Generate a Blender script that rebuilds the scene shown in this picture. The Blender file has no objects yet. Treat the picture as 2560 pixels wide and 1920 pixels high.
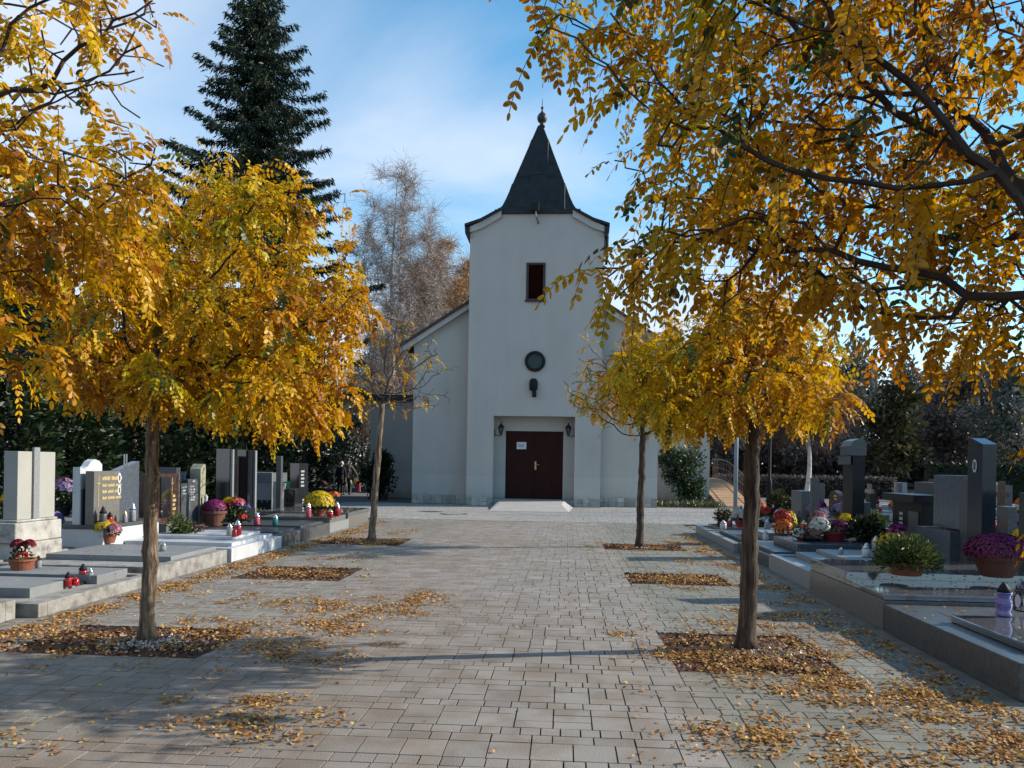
import bpy, math, random
import numpy as np
from math import sin, cos, pi, radians as R
S = bpy.context.scene
C = S.collection
rng = np.random.default_rng(7)
random.seed(7)

# ------------------------------------------------------------------ camera
FP, PX, PY, HC = 1967.0, 1280.0, 1162.0, 1.6      # focal length / principal point in photo pixels, eye height
RO, YA = R(0.9), R(3.87)

def ray(px, py):
    a = (px - PX) / FP; b = (PY - py) / FP
    x = a * cos(RO) - b * sin(RO); z = a * sin(RO) + b * cos(RO)
    return np.array((x * cos(YA) - sin(YA), x * sin(YA) + cos(YA), z))
def G(px, py, z=0.0):
    r = ray(px, py); t = (z - HC) / r[2]
    return (r[0] * t, r[1] * t, z)
def V(px, py, v):
    r = ray(px, py); t = v / r[1]
    return (r[0] * t, v, HC + r[2] * t)
def U(px, py, u):
    r = ray(px, py); t = u / r[0]
    return (u, r[1] * t, HC + r[2] * t)
def project(P):
    X = P[:, 0] * cos(YA) + P[:, 1] * sin(YA); Y = -P[:, 0] * sin(YA) + P[:, 1] * cos(YA); Z = P[:, 2] - HC
    Y = np.where(np.abs(Y) < 1e-3, 1e-3, Y)
    return PX + FP * (X * cos(RO) + Z * sin(RO)) / Y, PY - FP * (Z * cos(RO) - X * sin(RO)) / Y, Y

from mathutils import Matrix, Vector
cam = bpy.data.cameras.new('camera'); co = bpy.data.objects.new('camera', cam); C.objects.link(co)
xh = Vector((cos(YA), sin(YA), 0)); fw = Vector((-sin(YA), cos(YA), 0)); zh = Vector((0, 0, 1))
r_ = xh * cos(RO) + zh * sin(RO); u_ = zh * cos(RO) - xh * sin(RO)
M = Matrix((r_, u_, -fw)).transposed().to_4x4(); M.translation = Vector((0, 0, HC))
co.matrix_world = M
cam.sensor_fit = 'HORIZONTAL'; cam.sensor_width = 36.0; cam.lens = 36.0 * FP / 2560.0
cam.shift_y = (PY - 960.0) / 2560.0
cam.clip_start = 0.05; cam.clip_end = 2000
S.camera = co

# ------------------------------------------------------------------ light and sky
SUN_EL, SUN_OFF = R(27), R(14)
sd = Vector((cos(SUN_EL) * cos(SUN_OFF), cos(SUN_EL) * sin(SUN_OFF), sin(SUN_EL)))
sl = bpy.data.lights.new('sun', 'SUN'); sl.energy = 5.0; sl.angle = R(0.5); sl.color = (1.0, 0.91, 0.78)
so = bpy.data.objects.new('sun', sl); C.objects.link(so)
so.rotation_euler = sd.to_track_quat('Z', 'Y').to_euler()

W = bpy.data.worlds.new('World'); S.world = W; W.use_nodes = True
nt = W.node_tree; nt.nodes.clear()
def nn(nt, t, **kw):
    n = nt.nodes.new(t)
    for k, v in kw.items(): setattr(n, k, v)
    return n
out = nn(nt, 'ShaderNodeOutputWorld'); bg = nn(nt, 'ShaderNodeBackground'); bg.inputs[1].default_value = 0.115
sky = nn(nt, 'ShaderNodeTexSky'); sky.sky_type = 'NISHITA'; sky.sun_disc = False
sky.sun_elevation = SUN_EL; sky.sun_rotation = R(90) - SUN_OFF
sky.air_density = 1.0; sky.dust_density = 0.35; sky.ozone_density = 1.6; sky.altitude = 250
tc = nn(nt, 'ShaderNodeTexCoord'); sp = nn(nt, 'ShaderNodeSeparateXYZ')
nt.links.new(tc.outputs['Generated'], sp.inputs[0])
def mth(nt, op, a, b=None, clamp=False):
    n = nn(nt, 'ShaderNodeMath', operation=op); n.use_clamp = clamp
    for i, q in enumerate((a, b)):
        if q is None: continue
        if isinstance(q, (int, float)): n.inputs[i].default_value = q
        else: nt.links.new(q, n.inputs[i])
    return n.outputs[0]
den = mth(nt, 'ADD', mth(nt, 'MAXIMUM', sp.outputs[2], 0.0), 0.22)
cx = mth(nt, 'DIVIDE', sp.outputs[0], den); cy = mth(nt, 'DIVIDE', sp.outputs[1], den)
cb = nn(nt, 'ShaderNodeCombineXYZ'); nt.links.new(cx, cb.inputs[0]); nt.links.new(cy, cb.inputs[1])
mp = nn(nt, 'ShaderNodeMapping'); mp.inputs['Rotation'].default_value = (0, 0, R(18)); mp.inputs['Scale'].default_value = (0.55, 1.15, 1); mp.inputs['Location'].default_value = (3.75, 1.2, 0)
nt.links.new(cb.outputs[0], mp.inputs[0])
no = nn(nt, 'ShaderNodeTexNoise'); no.inputs['Scale'].default_value = 1.15; no.inputs['Detail'].default_value = 9; no.inputs['Roughness'].default_value = 0.52; no.inputs['Distortion'].default_value = 0.5
nt.links.new(mp.outputs[0], no.inputs['Vector'])
# thin cloud is thicker towards the west (left) and close to the horizon
lean = mth(nt, 'ADD', mth(nt, 'MULTIPLY', sp.outputs[0], -0.42), mth(nt, 'MULTIPLY', sp.outputs[2], -0.16))
low = mth(nt, 'MULTIPLY', mth(nt, 'MAXIMUM', mth(nt, 'SUBTRACT', 0.26, sp.outputs[2]), 0.0), 1.5)
cl = mth(nt, 'ADD', mth(nt, 'ADD', no.outputs[0], lean), low)
rp = nn(nt, 'ShaderNodeValToRGB'); rp.color_ramp.elements[0].position = 0.33; rp.color_ramp.elements[1].position = 0.72
rp.color_ramp.interpolation = 'EASE'
nt.links.new(cl, rp.inputs[0])
mx = nn(nt, 'ShaderNodeMixRGB'); mx.inputs[2].default_value = (5.0, 5.6, 6.6, 1)
fac = mth(nt, 'MULTIPLY', rp.outputs[0], 0.86)
nt.links.new(fac, mx.inputs[0])
hsv = nn(nt, 'ShaderNodeHueSaturation'); hsv.inputs['Saturation'].default_value = 1.3; hsv.inputs['Value'].default_value = 1.45; hsv.inputs['Hue'].default_value = 0.485
nt.links.new(sky.outputs[0], hsv.inputs['Color']); nt.links.new(hsv.outputs[0], mx.inputs[1])
nt.links.new(mx.outputs[0], bg.inputs[0]); nt.links.new(bg.outputs[0], out.inputs[0])

S.view_settings.view_transform = 'Standard'; S.view_settings.look = 'None'; S.view_settings.exposure = 0.0; S.view_settings.gamma = 1.0
S.render.engine = 'CYCLES'
S.cycles.max_bounces = 6; S.cycles.diffuse_bounces = 3; S.cycles.glossy_bounces = 3; S.cycles.transmission_bounces = 4; S.cycles.transparent_max_bounces = 8
S.cycles.caustics_reflective = False; S.cycles.caustics_refractive = False
S.cycles.use_denoising = True

# ------------------------------------------------------------------ materials
MATS = {}
KA = 0.74
def pmat(name, cols, scale=6.0, rough=0.7, bump=0.0, bscale=None, metal=0.0, spec=0.5, detail=5, stretch=None, tint=0.0, trans=0.0, coat=0.0, pos=(0.3, 0.7), alpha=1.0, ior=1.45, speck=None):
    """Principled surface whose colour wanders between cols by noise; tint = strength of the per-face attribute."""
    if name in MATS: return MATS[name]
    m = bpy.data.materials.new(name); m.use_nodes = True; t = m.node_tree; b = t.nodes['Principled BSDF']
    b.inputs['Roughness'].default_value = rough; b.inputs['Metallic'].default_value = metal
    b.inputs['Specular IOR Level'].default_value = spec; b.inputs['IOR'].default_value = ior
    b.inputs['Transmission Weight'].default_value = trans; b.inputs['Coat Weight'].default_value = coat
    cols = [tuple(q * KA for q in c) for c in cols]
    if len(cols) == 1: cols = [cols[0], tuple(c * 0.82 for c in cols[0])]
    tcn = nn(t, 'ShaderNodeTexCoord'); vec = tcn.outputs['Object']
    if stretch:
        mpn = nn(t, 'ShaderNodeMapping'); mpn.inputs['Scale'].default_value = stretch; t.links.new(vec, mpn.inputs[0]); vec = mpn.outputs[0]
    n1 = nn(t, 'ShaderNodeTexNoise'); n1.inputs['Scale'].default_value = scale; n1.inputs['Detail'].default_value = detail; n1.inputs['Roughness'].default_value = 0.62
    t.links.new(vec, n1.inputs['Vector'])
    rm = nn(t, 'ShaderNodeValToRGB'); cr = rm.color_ramp
    for i, c in enumerate(cols):
        p = pos[0] + (pos[1] - pos[0]) * i / (len(cols) - 1)
        e = cr.elements[i] if i < 2 else cr.elements.new(p)
        e.position = p; e.color = (*c, 1)
    t.links.new(n1.outputs[0], rm.inputs[0]); col = rm.outputs[0]
    if speck:
        n3 = nn(t, 'ShaderNodeTexVoronoi'); n3.inputs['Scale'].default_value = speck[0]; t.links.new(vec, n3.inputs['Vector'])
        r3 = nn(t, 'ShaderNodeValToRGB'); r3.color_ramp.elements[0].color = (speck[1],) * 3 + (1,); r3.color_ramp.elements[1].color = (speck[2],) * 3 + (1,)
        s3 = nn(t, 'ShaderNodeSeparateColor'); t.links.new(n3.outputs['Color'], s3.inputs[0]); t.links.new(s3.outputs[0], r3.inputs[0])
        mm = nn(t, 'ShaderNodeMixRGB', blend_type='MULTIPLY'); mm.inputs[0].default_value = 1; t.links.new(col, mm.inputs[1]); t.links.new(r3.outputs[0], mm.inputs[2]); col = mm.outputs[0]
    if tint:
        at = nn(t, 'ShaderNodeAttribute'); at.attribute_name = 'tint'
        rv = nn(t, 'ShaderNodeMapRange'); rv.inputs['To Min'].default_value = 1 - tint; rv.inputs['To Max'].default_value = 1 + tint
        t.links.new(at.outputs['Fac'], rv.inputs[0])
        mm = nn(t, 'ShaderNodeMixRGB', blend_type='MULTIPLY'); mm.inputs[0].default_value = 1; t.links.new(col, mm.inputs[1]); t.links.new(rv.outputs[0], mm.inputs[2]); col = mm.outputs[0]
    t.links.new(col, b.inputs['Base Color'])
    if bump:
        n2 = nn(t, 'ShaderNodeTexNoise'); n2.inputs['Scale'].default_value = bscale or scale * 6; n2.inputs['Detail'].default_value = 6; t.links.new(vec, n2.inputs['Vector'])
        bp = nn(t, 'ShaderNodeBump'); bp.inputs['Strength'].default_value = bump; bp.inputs['Distance'].default_value = 0.02
        t.links.new(n2.outputs[0], bp.inputs['Height']); t.links.new(bp.outputs[0], b.inputs['Normal'])
    MATS[name] = m
    return m

def leafmat(name, stops, trans=0.42, gloss=0.06, rough=0.45, spots=False):
    """Thin leaf: reflects and lets light through; the colour is looked up by the leaf's own random number."""
    if name in MATS: return MATS[name]
    m = bpy.data.materials.new(name); m.use_nodes = True; t = m.node_tree; t.nodes.clear()
    o = nn(t, 'ShaderNodeOutputMaterial'); at = nn(t, 'ShaderNodeAttribute'); at.attribute_name = 'tint'
    rm = nn(t, 'ShaderNodeValToRGB'); cr = rm.color_ramp
    for i, (p, c) in enumerate(stops):
        e = cr.elements[i] if i < 2 else cr.elements.new(p)
        e.position = p; e.color = (*(q * (0.84 if trans > 0.35 else KA) for q in c), 1)
    t.links.new(at.outputs['Fac'], rm.inputs[0])
    tcn = nn(t, 'ShaderNodeTexCoord'); n1 = nn(t, 'ShaderNodeTexNoise'); n1.inputs['Scale'].default_value = 40; t.links.new(tcn.outputs['Object'], n1.inputs['Vector'])
    mr = nn(t, 'ShaderNodeMapRange'); mr.inputs['From Min'].default_value = 0.3; mr.inputs['From Max'].default_value = 0.7; mr.inputs['To Min'].default_value = 0.75; mr.inputs['To Max'].default_value = 1.15
    t.links.new(n1.outputs[0], mr.inputs[0])
    mm = nn(t, 'ShaderNodeMixRGB', blend_type='MULTIPLY'); mm.inputs[0].default_value = 1; t.links.new(rm.outputs[0], mm.inputs[1]); t.links.new(mr.outputs[0], mm.inputs[2])
    if spots:
        n4 = nn(t, 'ShaderNodeTexNoise'); n4.inputs['Scale'].default_value = 95; n4.inputs['Detail'].default_value = 2; t.links.new(tcn.outputs['Object'], n4.inputs['Vector'])
        r4 = nn(t, 'ShaderNodeValToRGB'); r4.color_ramp.elements[0].position = 0.33; r4.color_ramp.elements[0].color = (0.42, 0.25, 0.2, 1); r4.color_ramp.elements[1].position = 0.43; r4.color_ramp.elements[1].color = (1, 1, 1, 1)
        t.links.new(n4.outputs[0], r4.inputs[0]); m4 = nn(t, 'ShaderNodeMixRGB', blend_type='MULTIPLY'); m4.inputs[0].default_value = 1; t.links.new(mm.outputs[0], m4.inputs[1]); t.links.new(r4.outputs[0], m4.inputs[2]); mm = m4
    d = nn(t, 'ShaderNodeBsdfDiffuse'); tr = nn(t, 'ShaderNodeBsdfTranslucent'); g = nn(t, 'ShaderNodeBsdfGlossy'); g.inputs['Roughness'].default_value = rough
    m1 = nn(t, 'ShaderNodeMixShader'); m1.inputs[0].default_value = trans; m2 = nn(t, 'ShaderNodeMixShader'); m2.inputs[0].default_value = gloss
    t.links.new(mm.outputs[0], d.inputs[0]); t.links.new(mm.outputs[0], tr.inputs[0])
    t.links.new(d.outputs[0], m1.inputs[1]); t.links.new(tr.outputs[0], m1.inputs[2])
    t.links.new(m1.outputs[0], m2.inputs[1]); t.links.new(g.outputs[0], m2.inputs[2]); t.links.new(m2.outputs[0], o.inputs[0])
    MATS[name] = m
    return m

# ------------------------------------------------------------------ objects
ORG = {}
def tag(o, label=None, cat=None, group=None, kind=None):
    if label: o['label'] = label
    if cat: o['category'] = cat
    if group: o['group'] = group
    if kind: o['kind'] = kind
    return o
def thing(name, label, cat, loc=(0, 0, 0), group=None):
    o = bpy.data.objects.new(name, None); C.objects.link(o); o.location = loc; o.empty_display_size = 0.1
    ORG[o.name] = Vector(loc)
    return tag(o, label, cat, group)
def link(name, me, mats, parent=None, org=None):
    o = bpy.data.objects.new(name, me); C.objects.link(o)
    for m in (mats if isinstance(mats, (list, tuple)) else [mats]): me.materials.append(m)
    if parent is not None:
        o.parent = parent; ORG[o.name] = ORG[parent.name]
    else:
        o.location = org; ORG[o.name] = Vector(org)
    return o

class MB:
    """Collects shapes given in world coordinates; build() makes them ONE mesh object."""
    def __init__(s): s.v = []; s.f = []; s.t = []
    def add(s, vs, fs, tint=None):
        o = len(s.v); s.v.extend([tuple(map(float, q)) for q in vs]); s.f.extend([tuple(i + o for i in f) for f in fs])
        s.t.extend([random.random() if tint is None else tint] * len(fs)); return s
    def box(s, x0, x1, y0, y1, z0, z1, tint=None):
        return s.add([(x0, y0, z0), (x1, y0, z0), (x1, y1, z0), (x0, y1, z0), (x0, y0, z1), (x1, y0, z1), (x1, y1, z1), (x0, y1, z1)],
                     [(0, 3, 2, 1), (4, 5, 6, 7), (0, 1, 5, 4), (1, 2, 6, 5), (2, 3, 7, 6), (3, 0, 4, 7)], tint)
    def frustum(s, b, t, z0, z1, tint=None):      # b, t = (x0,x1,y0,y1) at bottom and top
        q = lambda r, z: [(r[0], r[2], z), (r[1], r[2], z), (r[1], r[3], z), (r[0], r[3], z)]
        return s.add(q(b, z0) + q(t, z1), [(0, 3, 2, 1), (4, 5, 6, 7), (0, 1, 5, 4), (1, 2, 6, 5), (2, 3, 7, 6), (3, 0, 4, 7)], tint)
    def obox(s, c, hx, hy, hz, rz=0, rx=0, ry=0):
        m = Matrix.Rotation(rz, 3, 'Z') @ Matrix.Rotation(ry, 3, 'Y') @ Matrix.Rotation(rx, 3, 'X'); vs = []
        for z in (-hz, hz):
            for x, y in ((-hx, -hy), (hx, -hy), (hx, hy), (-hx, hy)): vs.append(Vector(c) + m @ Vector((x, y, z)))
        return s.add(vs, [(0, 3, 2, 1), (4, 5, 6, 7), (0, 1, 5, 4), (1, 2, 6, 5), (2, 3, 7, 6), (3, 0, 4, 7)])
    def prism(s, poly, axis, a, b):               # poly of 2-D points in the plane across axis, extruded from a to b
        def q(p, h): return {'x': (h, p[0], p[1]), 'y': (p[0], h, p[1]), 'z': (p[0], p[1], h)}[axis]
        n = len(poly); vs = [q(p, a) for p in poly] + [q(p, b) for p in poly]
        ar = sum(poly[i][0] * poly[(i + 1) % n][1] - poly[(i + 1) % n][0] * poly[i][1] for i in range(n))
        fs = [tuple(range(n)), tuple(range(2 * n - 1, n - 1, -1))] + [(i, i + n, (i + 1) % n + n, (i + 1) % n) for i in range(n)]
        flip = (ar > 0) == (axis != 'y')
        if (b < a): flip = not flip
        if flip: fs = [f[::-1] for f in fs]
        return s.add(vs, fs)
    def quad(s, a, b, c, d, tint=None): return s.add([a, b, c, d], [(0, 1, 2, 3)], tint)
    def lathe(s, c, prof, n=16, sx=1.0, sy=1.0, tint=None):
        vs = []; fs = []
        for r, z in prof:
            for k in range(n): a = 2 * pi * k / n; vs.append((c[0] + r * cos(a) * sx, c[1] + r * sin(a) * sy, c[2] + z))
        m = len(prof)
        for i in range(m - 1):
            for k in range(n): k2 = (k + 1) % n; fs.append((i * n + k, i * n + k2, (i + 1) * n + k2, (i + 1) * n + k))
        if prof[0][0] > 1e-4: fs.append(tuple(range(n - 1, -1, -1)))
        if prof[-1][0] > 1e-4: fs.append(tuple(range((m - 1) * n, m * n)))
        return s.add(vs, fs, tint)
    def tube(s, pts, rad, n=8, cap=True, tint=None, rough=0.0):
        pts = [Vector(p) for p in pts]; m = len(pts)
        if isinstance(rad, (int, float)): rad = [rad] * m
        vs = []; fs = []; ref = None
        for i, p in enumerate(pts):
            d = (pts[min(i + 1, m - 1)] - pts[max(i - 1, 0)]).normalized()
            if ref is None: ref = Vector((1, 0, 0)) if abs(d.x) < 0.8 else Vector((0, 1, 0))
            a = d.cross(ref).normalized(); b = d.cross(a).normalized(); ref = b.cross(d) if False else ref
            for k in range(n):
                t = 2 * pi * k / n; rr = rad[i] * (1 + rough * (random.random() - 0.5))
                vs.append(p + a * (rr * cos(t)) + b * (rr * sin(t)))
        for i in range(m - 1):
            for k in range(n): k2 = (k + 1) % n; fs.append((i * n + k, (i + 1) * n + k, (i + 1) * n + k2, i * n + k2))
        if cap: fs.append(tuple(range(n))); fs.append(tuple(range(m * n - 1, (m - 1) * n - 1, -1)))
        return s.add(vs, fs, tint)
    def ball(s, c, rx, ry=None, rz=None, n=12, m=8, lump=0.0):
        ry = ry or rx; rz = rz or rx; vs = [(c[0], c[1], c[2] - rz)]; fs = []
        for i in range(1, m):
            p = -pi / 2 + pi * i / m
            for k in range(n):
                a = 2 * pi * k / n; q = 1 + lump * (random.random() - 0.5)
                vs.append((c[0] + rx * q * cos(p) * cos(a), c[1] + ry * q * cos(p) * sin(a), c[2] + rz * q * sin(p)))
        vs.append((c[0], c[1], c[2] + rz)); L = len(vs) - 1
        for k in range(n): k2 = (k + 1) % n; fs.append((0, 1 + k2, 1 + k)); fs.append((L, L - n + k, L - n + k2))
        for i in range(m - 2):
            for k in range(n): k2 = (k + 1) % n; a = 1 + i * n; fs.append((a + k, a + k2, a + n + k2, a + n + k))
        return s.add(vs, fs)
    def build(s, name, mat, parent=None, org=None, smooth=False, bevel=0.0, angle=None):
        if parent is None and org is None:
            a = np.array(s.v); org = ((a[:, 0].min() + a[:, 0].max()) / 2, (a[:, 1].min() + a[:, 1].max()) / 2, a[:, 2].min())
        o0 = ORG[parent.name] if parent is not None else Vector(org)
        me = bpy.data.meshes.new(name); me.from_pydata([(x - o0[0], y - o0[1], z - o0[2]) for x, y, z in s.v], [], s.f); me.update()
        at = me.attributes.new('tint', 'FLOAT', 'FACE'); at.data.foreach_set('value', np.array(s.t, dtype=np.float32))
        if smooth: me.polygons.foreach_set('use_smooth', [True] * len(me.polygons))
        o = link(name, me, mat, parent, org)
        if bevel:
            b = o.modifiers.new('bevel', 'BEVEL'); b.width = bevel; b.segments = 2; b.limit_method = 'ANGLE'
        return o

def npmesh(name, polys, tints, mat, parent=None, org=(0, 0, 0), mids=None):
    """polys = list of arrays (N, k, 3) in world coordinates, tints = list of (N,); one mesh."""
    o0 = np.array(ORG[parent.name] if parent is not None else org, dtype=float)
    vs = np.concatenate([p.reshape(-1, 3) for p in polys]) - o0
    tot = np.concatenate([np.full(len(p), p.shape[1]) for p in polys]).astype(np.int32)
    st = np.concatenate([[0], np.cumsum(tot)[:-1]]).astype(np.int32)
    me = bpy.data.meshes.new(name); me.vertices.add(len(vs)); me.vertices.foreach_set('co', vs.astype(np.float32).ravel())
    me.loops.add(len(vs)); me.loops.foreach_set('vertex_index', np.arange(len(vs), dtype=np.int32))
    me.polygons.add(len(tot)); me.polygons.foreach_set('loop_start', st)
    at = me.attributes.new('tint', 'FLOAT', 'FACE'); at.data.foreach_set('value', np.concatenate(tints).astype(np.float32))
    if mids is not None: me.polygons.foreach_set('material_index', np.concatenate(mids).astype(np.int32))
    me.update(calc_edges=True); me.validate()
    return link(name, me, mat, parent, org)

def unit(a): return a / np.maximum(np.linalg.norm(a, axis=-1, keepdims=True), 1e-9)
def rdir(n, up=0.0):
    d = rng.normal(size=(n, 3)); d[:, 2] += up
    return unit(d)
def inpoly(x, y, poly):
    r = np.zeros(len(x), bool); n = len(poly)
    for i in range(n):
        x0, y0 = poly[i]; x1, y1 = poly[(i + 1) % n]
        if y0 == y1: continue
        r ^= ((y0 > y) != (y1 > y)) & (x < (x1 - x0) * (y - y0) / (y1 - y0) + x0)
    return r
def leaves_at(P, axis, size, wid=0.5, jit=0.5, k=6):
    """Oval leaf polygons at points P (N,3) pointing along axis; size per leaf (N,)."""
    n = len(P); a = unit(axis + rng.normal(size=(n, 3)) * jit * 0.3); b = unit(np.cross(a, rdir(n)))
    size = np.broadcast_to(size, (n,))[:, None]
    if k == 4: prof = [(0, 0), (0.5, wid / 2), (1, 0), (0.5, -wid / 2)]
    elif k == 6: prof = [(0, 0), (0.3, wid * .46), (0.75, wid * .42), (1, 0), (0.75, -wid * .42), (0.3, -wid * .46)]
    else: prof = [(0, 0), (0.15, wid * .34), (0.45, wid * .5), (0.8, wid * .38), (1, 0), (0.8, -wid * .38), (0.45, -wid * .5), (0.15, -wid * .34)]
    return np.stack([P + a * size * t + b * size * w for t, w in prof], axis=1)
# ------------------------------------------------------------------ trees
def colonize(roots, attr, step=0.1, kill=0.16, infl=9.0, maxn=6000, droop=0.0, wob=0.15):
    """Grow a branch skeleton from the chain of root points towards the attractor points."""
    nodes = [np.array(p, float) for p in roots]; par = [-1] + list(range(len(roots) - 1))
    attr = np.array(attr); N = np.array(nodes[-1:]); base = len(nodes) - 1
    d = np.linalg.norm(attr - N[0], axis=1); near = np.full(len(attr), base); alive = np.ones(len(attr), bool)
    for it in range(400):
        if not alive.any() or len(nodes) > maxn: break
        idx = np.where(alive & (d < infl))[0]
        if not len(idx): break
        src = near[idx]; arr = np.array(nodes)
        dirs = unit(attr[idx] - arr[src]); new = []; newp = []
        us = np.unique(src); acc = np.zeros((len(nodes), 3)); np.add.at(acc, src, dirs)
        for s_ in us:
            v = acc[s_] / max(np.linalg.norm(acc[s_]), 1e-6) + rng.normal(size=3) * wob; v[2] -= droop
            v /= max(np.linalg.norm(v), 1e-6); p = arr[s_] + v * step
            new.append(p); newp.append(s_)
        o = len(nodes); nodes.extend(new); par.extend(newp); new = np.array(new)
        D = np.linalg.norm(attr[:, None, :] - new[None], axis=2); j = D.argmin(1); dm = D[np.arange(len(attr)), j]
        b = dm < d; near[b] = o + j[b]; d[b] = dm[b]
        alive &= d > kill
    return np.array(nodes), np.array(par)

def radii(par, r0, p=2.2, cap=None):
    r = np.zeros(len(par)); acc = np.zeros(len(par))
    for i in range(len(par) - 1, -1, -1):
        r[i] = max(r0, acc[i] ** (1 / p))
        if par[i] >= 0: acc[par[i]] += r[i] ** p
    return np.minimum(r, cap) if cap else r

def limb_polys(nodes, par, rad, k=5, skip=0):
    i = np.array([q for q in range(len(par)) if par[q] >= 0 and q > skip]); a = nodes[par[i]]; b = nodes[i]; d = unit(b - a)
    u = unit(np.cross(d, np.where(np.abs(d[:, 2:3]) < 0.9, [[0, 0, 1.0]], [[1.0, 0, 0]]))); w = np.cross(d, u)
    ra = np.minimum(rad[par[i]], rad[i] * 1.35)[:, None]; rb = rad[i][:, None]; out = []; b = b + d * rb * 0.4
    for q in range(k):
        t0, t1 = 2 * pi * q / k, 2 * pi * (q + 1) / k
        o0 = u * cos(t0) + w * sin(t0); o1 = u * cos(t1) + w * sin(t1)
        out.append(np.stack([a + o0 * ra, a + o1 * ra, b + o1 * rb, b + o0 * rb], axis=1))
    return np.concatenate(out)

def pinnate(P, D, L, pairs=7, lsize=0.042, droop=1.3, k=6, tl=None, rachis=True, sag=0.55, wid=0.51):
    """Compound leaves: a bending midrib from P along D with leaflet pairs. Returns polygons and tints."""
    n = len(P); D = unit(D); pos = P.copy(); d = D.copy(); polys = []; tints = []; down = np.array([0, 0, -1.0])
    seg = (L / (pairs + 1.5))[:, None]; tl = rng.random(n) if tl is None else tl
    side0 = unit(np.cross(D, down) + rng.normal(size=(n, 3)) * 0.35)
    ls = lsize * (0.75 + 0.5 * rng.random(n))
    for j in range(pairs + 1):
        d = unit(d + down * (droop / (pairs + 1))); old = pos; pos = pos + d * seg * (1.6 if j == 0 else 1.0)
        side = unit(side0 - d * (side0 * d).sum(1, keepdims=True)); nrm = np.cross(side, d)
        if rachis and tl is not None:
            w = side * 0.0016; polys.append(np.stack([old - w, old + w, pos + w, pos - w], axis=1)); tints.append(np.full(n, 0.16))
        pf = 1 - 0.25 * abs(j - pairs * 0.45) / pairs
        for s_ in ((-1, 1) if j < pairs else (0,)):
            keep = rng.random(n) > 0.06
            ax = side * s_ * 0.85 + d * (0.35 if s_ else 1.0) + down * sag * (1 if s_ else 0.3) + rng.normal(size=(n, 3)) * 0.14
            ax = unit(ax); nn_ = nrm + rng.normal(size=(n, 3)) * 0.32; wv = unit(np.cross(nn_, ax))
            sz = (ls * pf * (0.88 + 0.24 * rng.random(n)))[:, None]
            if k == 8: prof = [(0.02, 0), (0.16, .34), (0.45, .5), (0.78, .42), (1, 0.06), (0.99, -.06), (0.78, -.42), (0.45, -.5), (0.16, -.34)]
            elif k == 6: prof = [(0.02, 0), (0.28, .47), (0.72, .46), (1, 0), (0.72, -.46), (0.28, -.47)]
            else: prof = [(0, 0), (0.5, .5), (1, 0), (0.5, -.5)]
            cur = unit(np.cross(ax, wv)) * sz * (rng.random((n, 1)) * 0.24 - 0.06)
            q = np.stack([pos + ax * sz * t + wv * sz * (w_ * wid) - cur * (t * t) + cur * abs(w_) * 0.5 for t, w_ in prof], axis=1)
            polys.append(q[keep]); tints.append(np.clip(tl + rng.normal(size=n) * 0.035, 0, 1)[keep])
    by = {}
    for p, t in zip(polys, tints): by.setdefault(p.shape[1], [[], []]); by[p.shape[1]][0].append(p); by[p.shape[1]][1].append(t)
    return [np.concatenate(a) for a, b in by.values()], [np.concatenate(b) for a, b in by.values()]

M_BARK = pmat('brown ridged bark', [(0.07, 0.048, 0.034), (0.20, 0.145, 0.10), (0.36, 0.28, 0.20)], pos=(0.36, 0.64), scale=6, rough=0.9, bump=1.0, bscale=22, stretch=(6, 6, 0.6), spec=0.2)
M_BARKD = pmat('bark darkened for backlight', [(0.035, 0.024, 0.018), (0.09, 0.064, 0.046), (0.17, 0.13, 0.095)], pos=(0.36, 0.64), scale=6, rough=0.85, bump=1.0, bscale=22, stretch=(6, 6, 0.6), spec=0.25)  # brown bark darkened: the right trunks' backlit shade is put into the colour
M_TWIG = pmat('dark twig bark', [(0.035, 0.024, 0.02), (0.085, 0.06, 0.045)], scale=8, rough=0.85, spec=0.2)
M_LEAF = leafmat('yellow autumn leaf', [(0.0, (0.06, 0.12, 0.02)), (0.09, (0.16, 0.2, 0.02)), (0.16, (0.12, 0.07, 0.02)), (0.19, (0.50, 0.46, 0.015)), (0.36, (0.79, 0.505, 0.008)), (0.62, (0.77, 0.42, 0.006)), (0.85, (0.62, 0.265, 0.007)), (1.0, (0.34, 0.11, 0.012))], trans=0.42, gloss=0.022, spots=True)
M_LEAFB = leafmat('amber autumn leaf', [(0.0, (0.03, 0.07, 0.012)), (0.10, (0.08, 0.13, 0.014)), (0.16, (0.06, 0.035, 0.012)), (0.19, (0.46, 0.36, 0.010)), (0.36, (0.66, 0.365, 0.006)), (0.62, (0.61, 0.285, 0.005)), (0.85, (0.45, 0.16, 0.005)), (1.0, (0.22, 0.06, 0.008))], trans=0.55, gloss=0.022, spots=True)

def leaf_tint(P, n, green=0.07, seed=0):
    """One number per compound leaf; neighbours share a tone, so that the crown has lighter and browner sprays."""
    f = 0.5 + 0.22 * np.sin(P[:, 0] * 3.1 + seed) + 0.2 * np.sin(P[:, 1] * 2.7 + P[:, 2] * 3.3 + seed * 2) + rng.normal(size=n) * 0.17
    t = 0.2 + 0.75 * np.clip(f, 0, 1)
    g = rng.random(n) < green
    t[g] = rng.random(g.sum()) * 0.13
    return t

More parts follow.
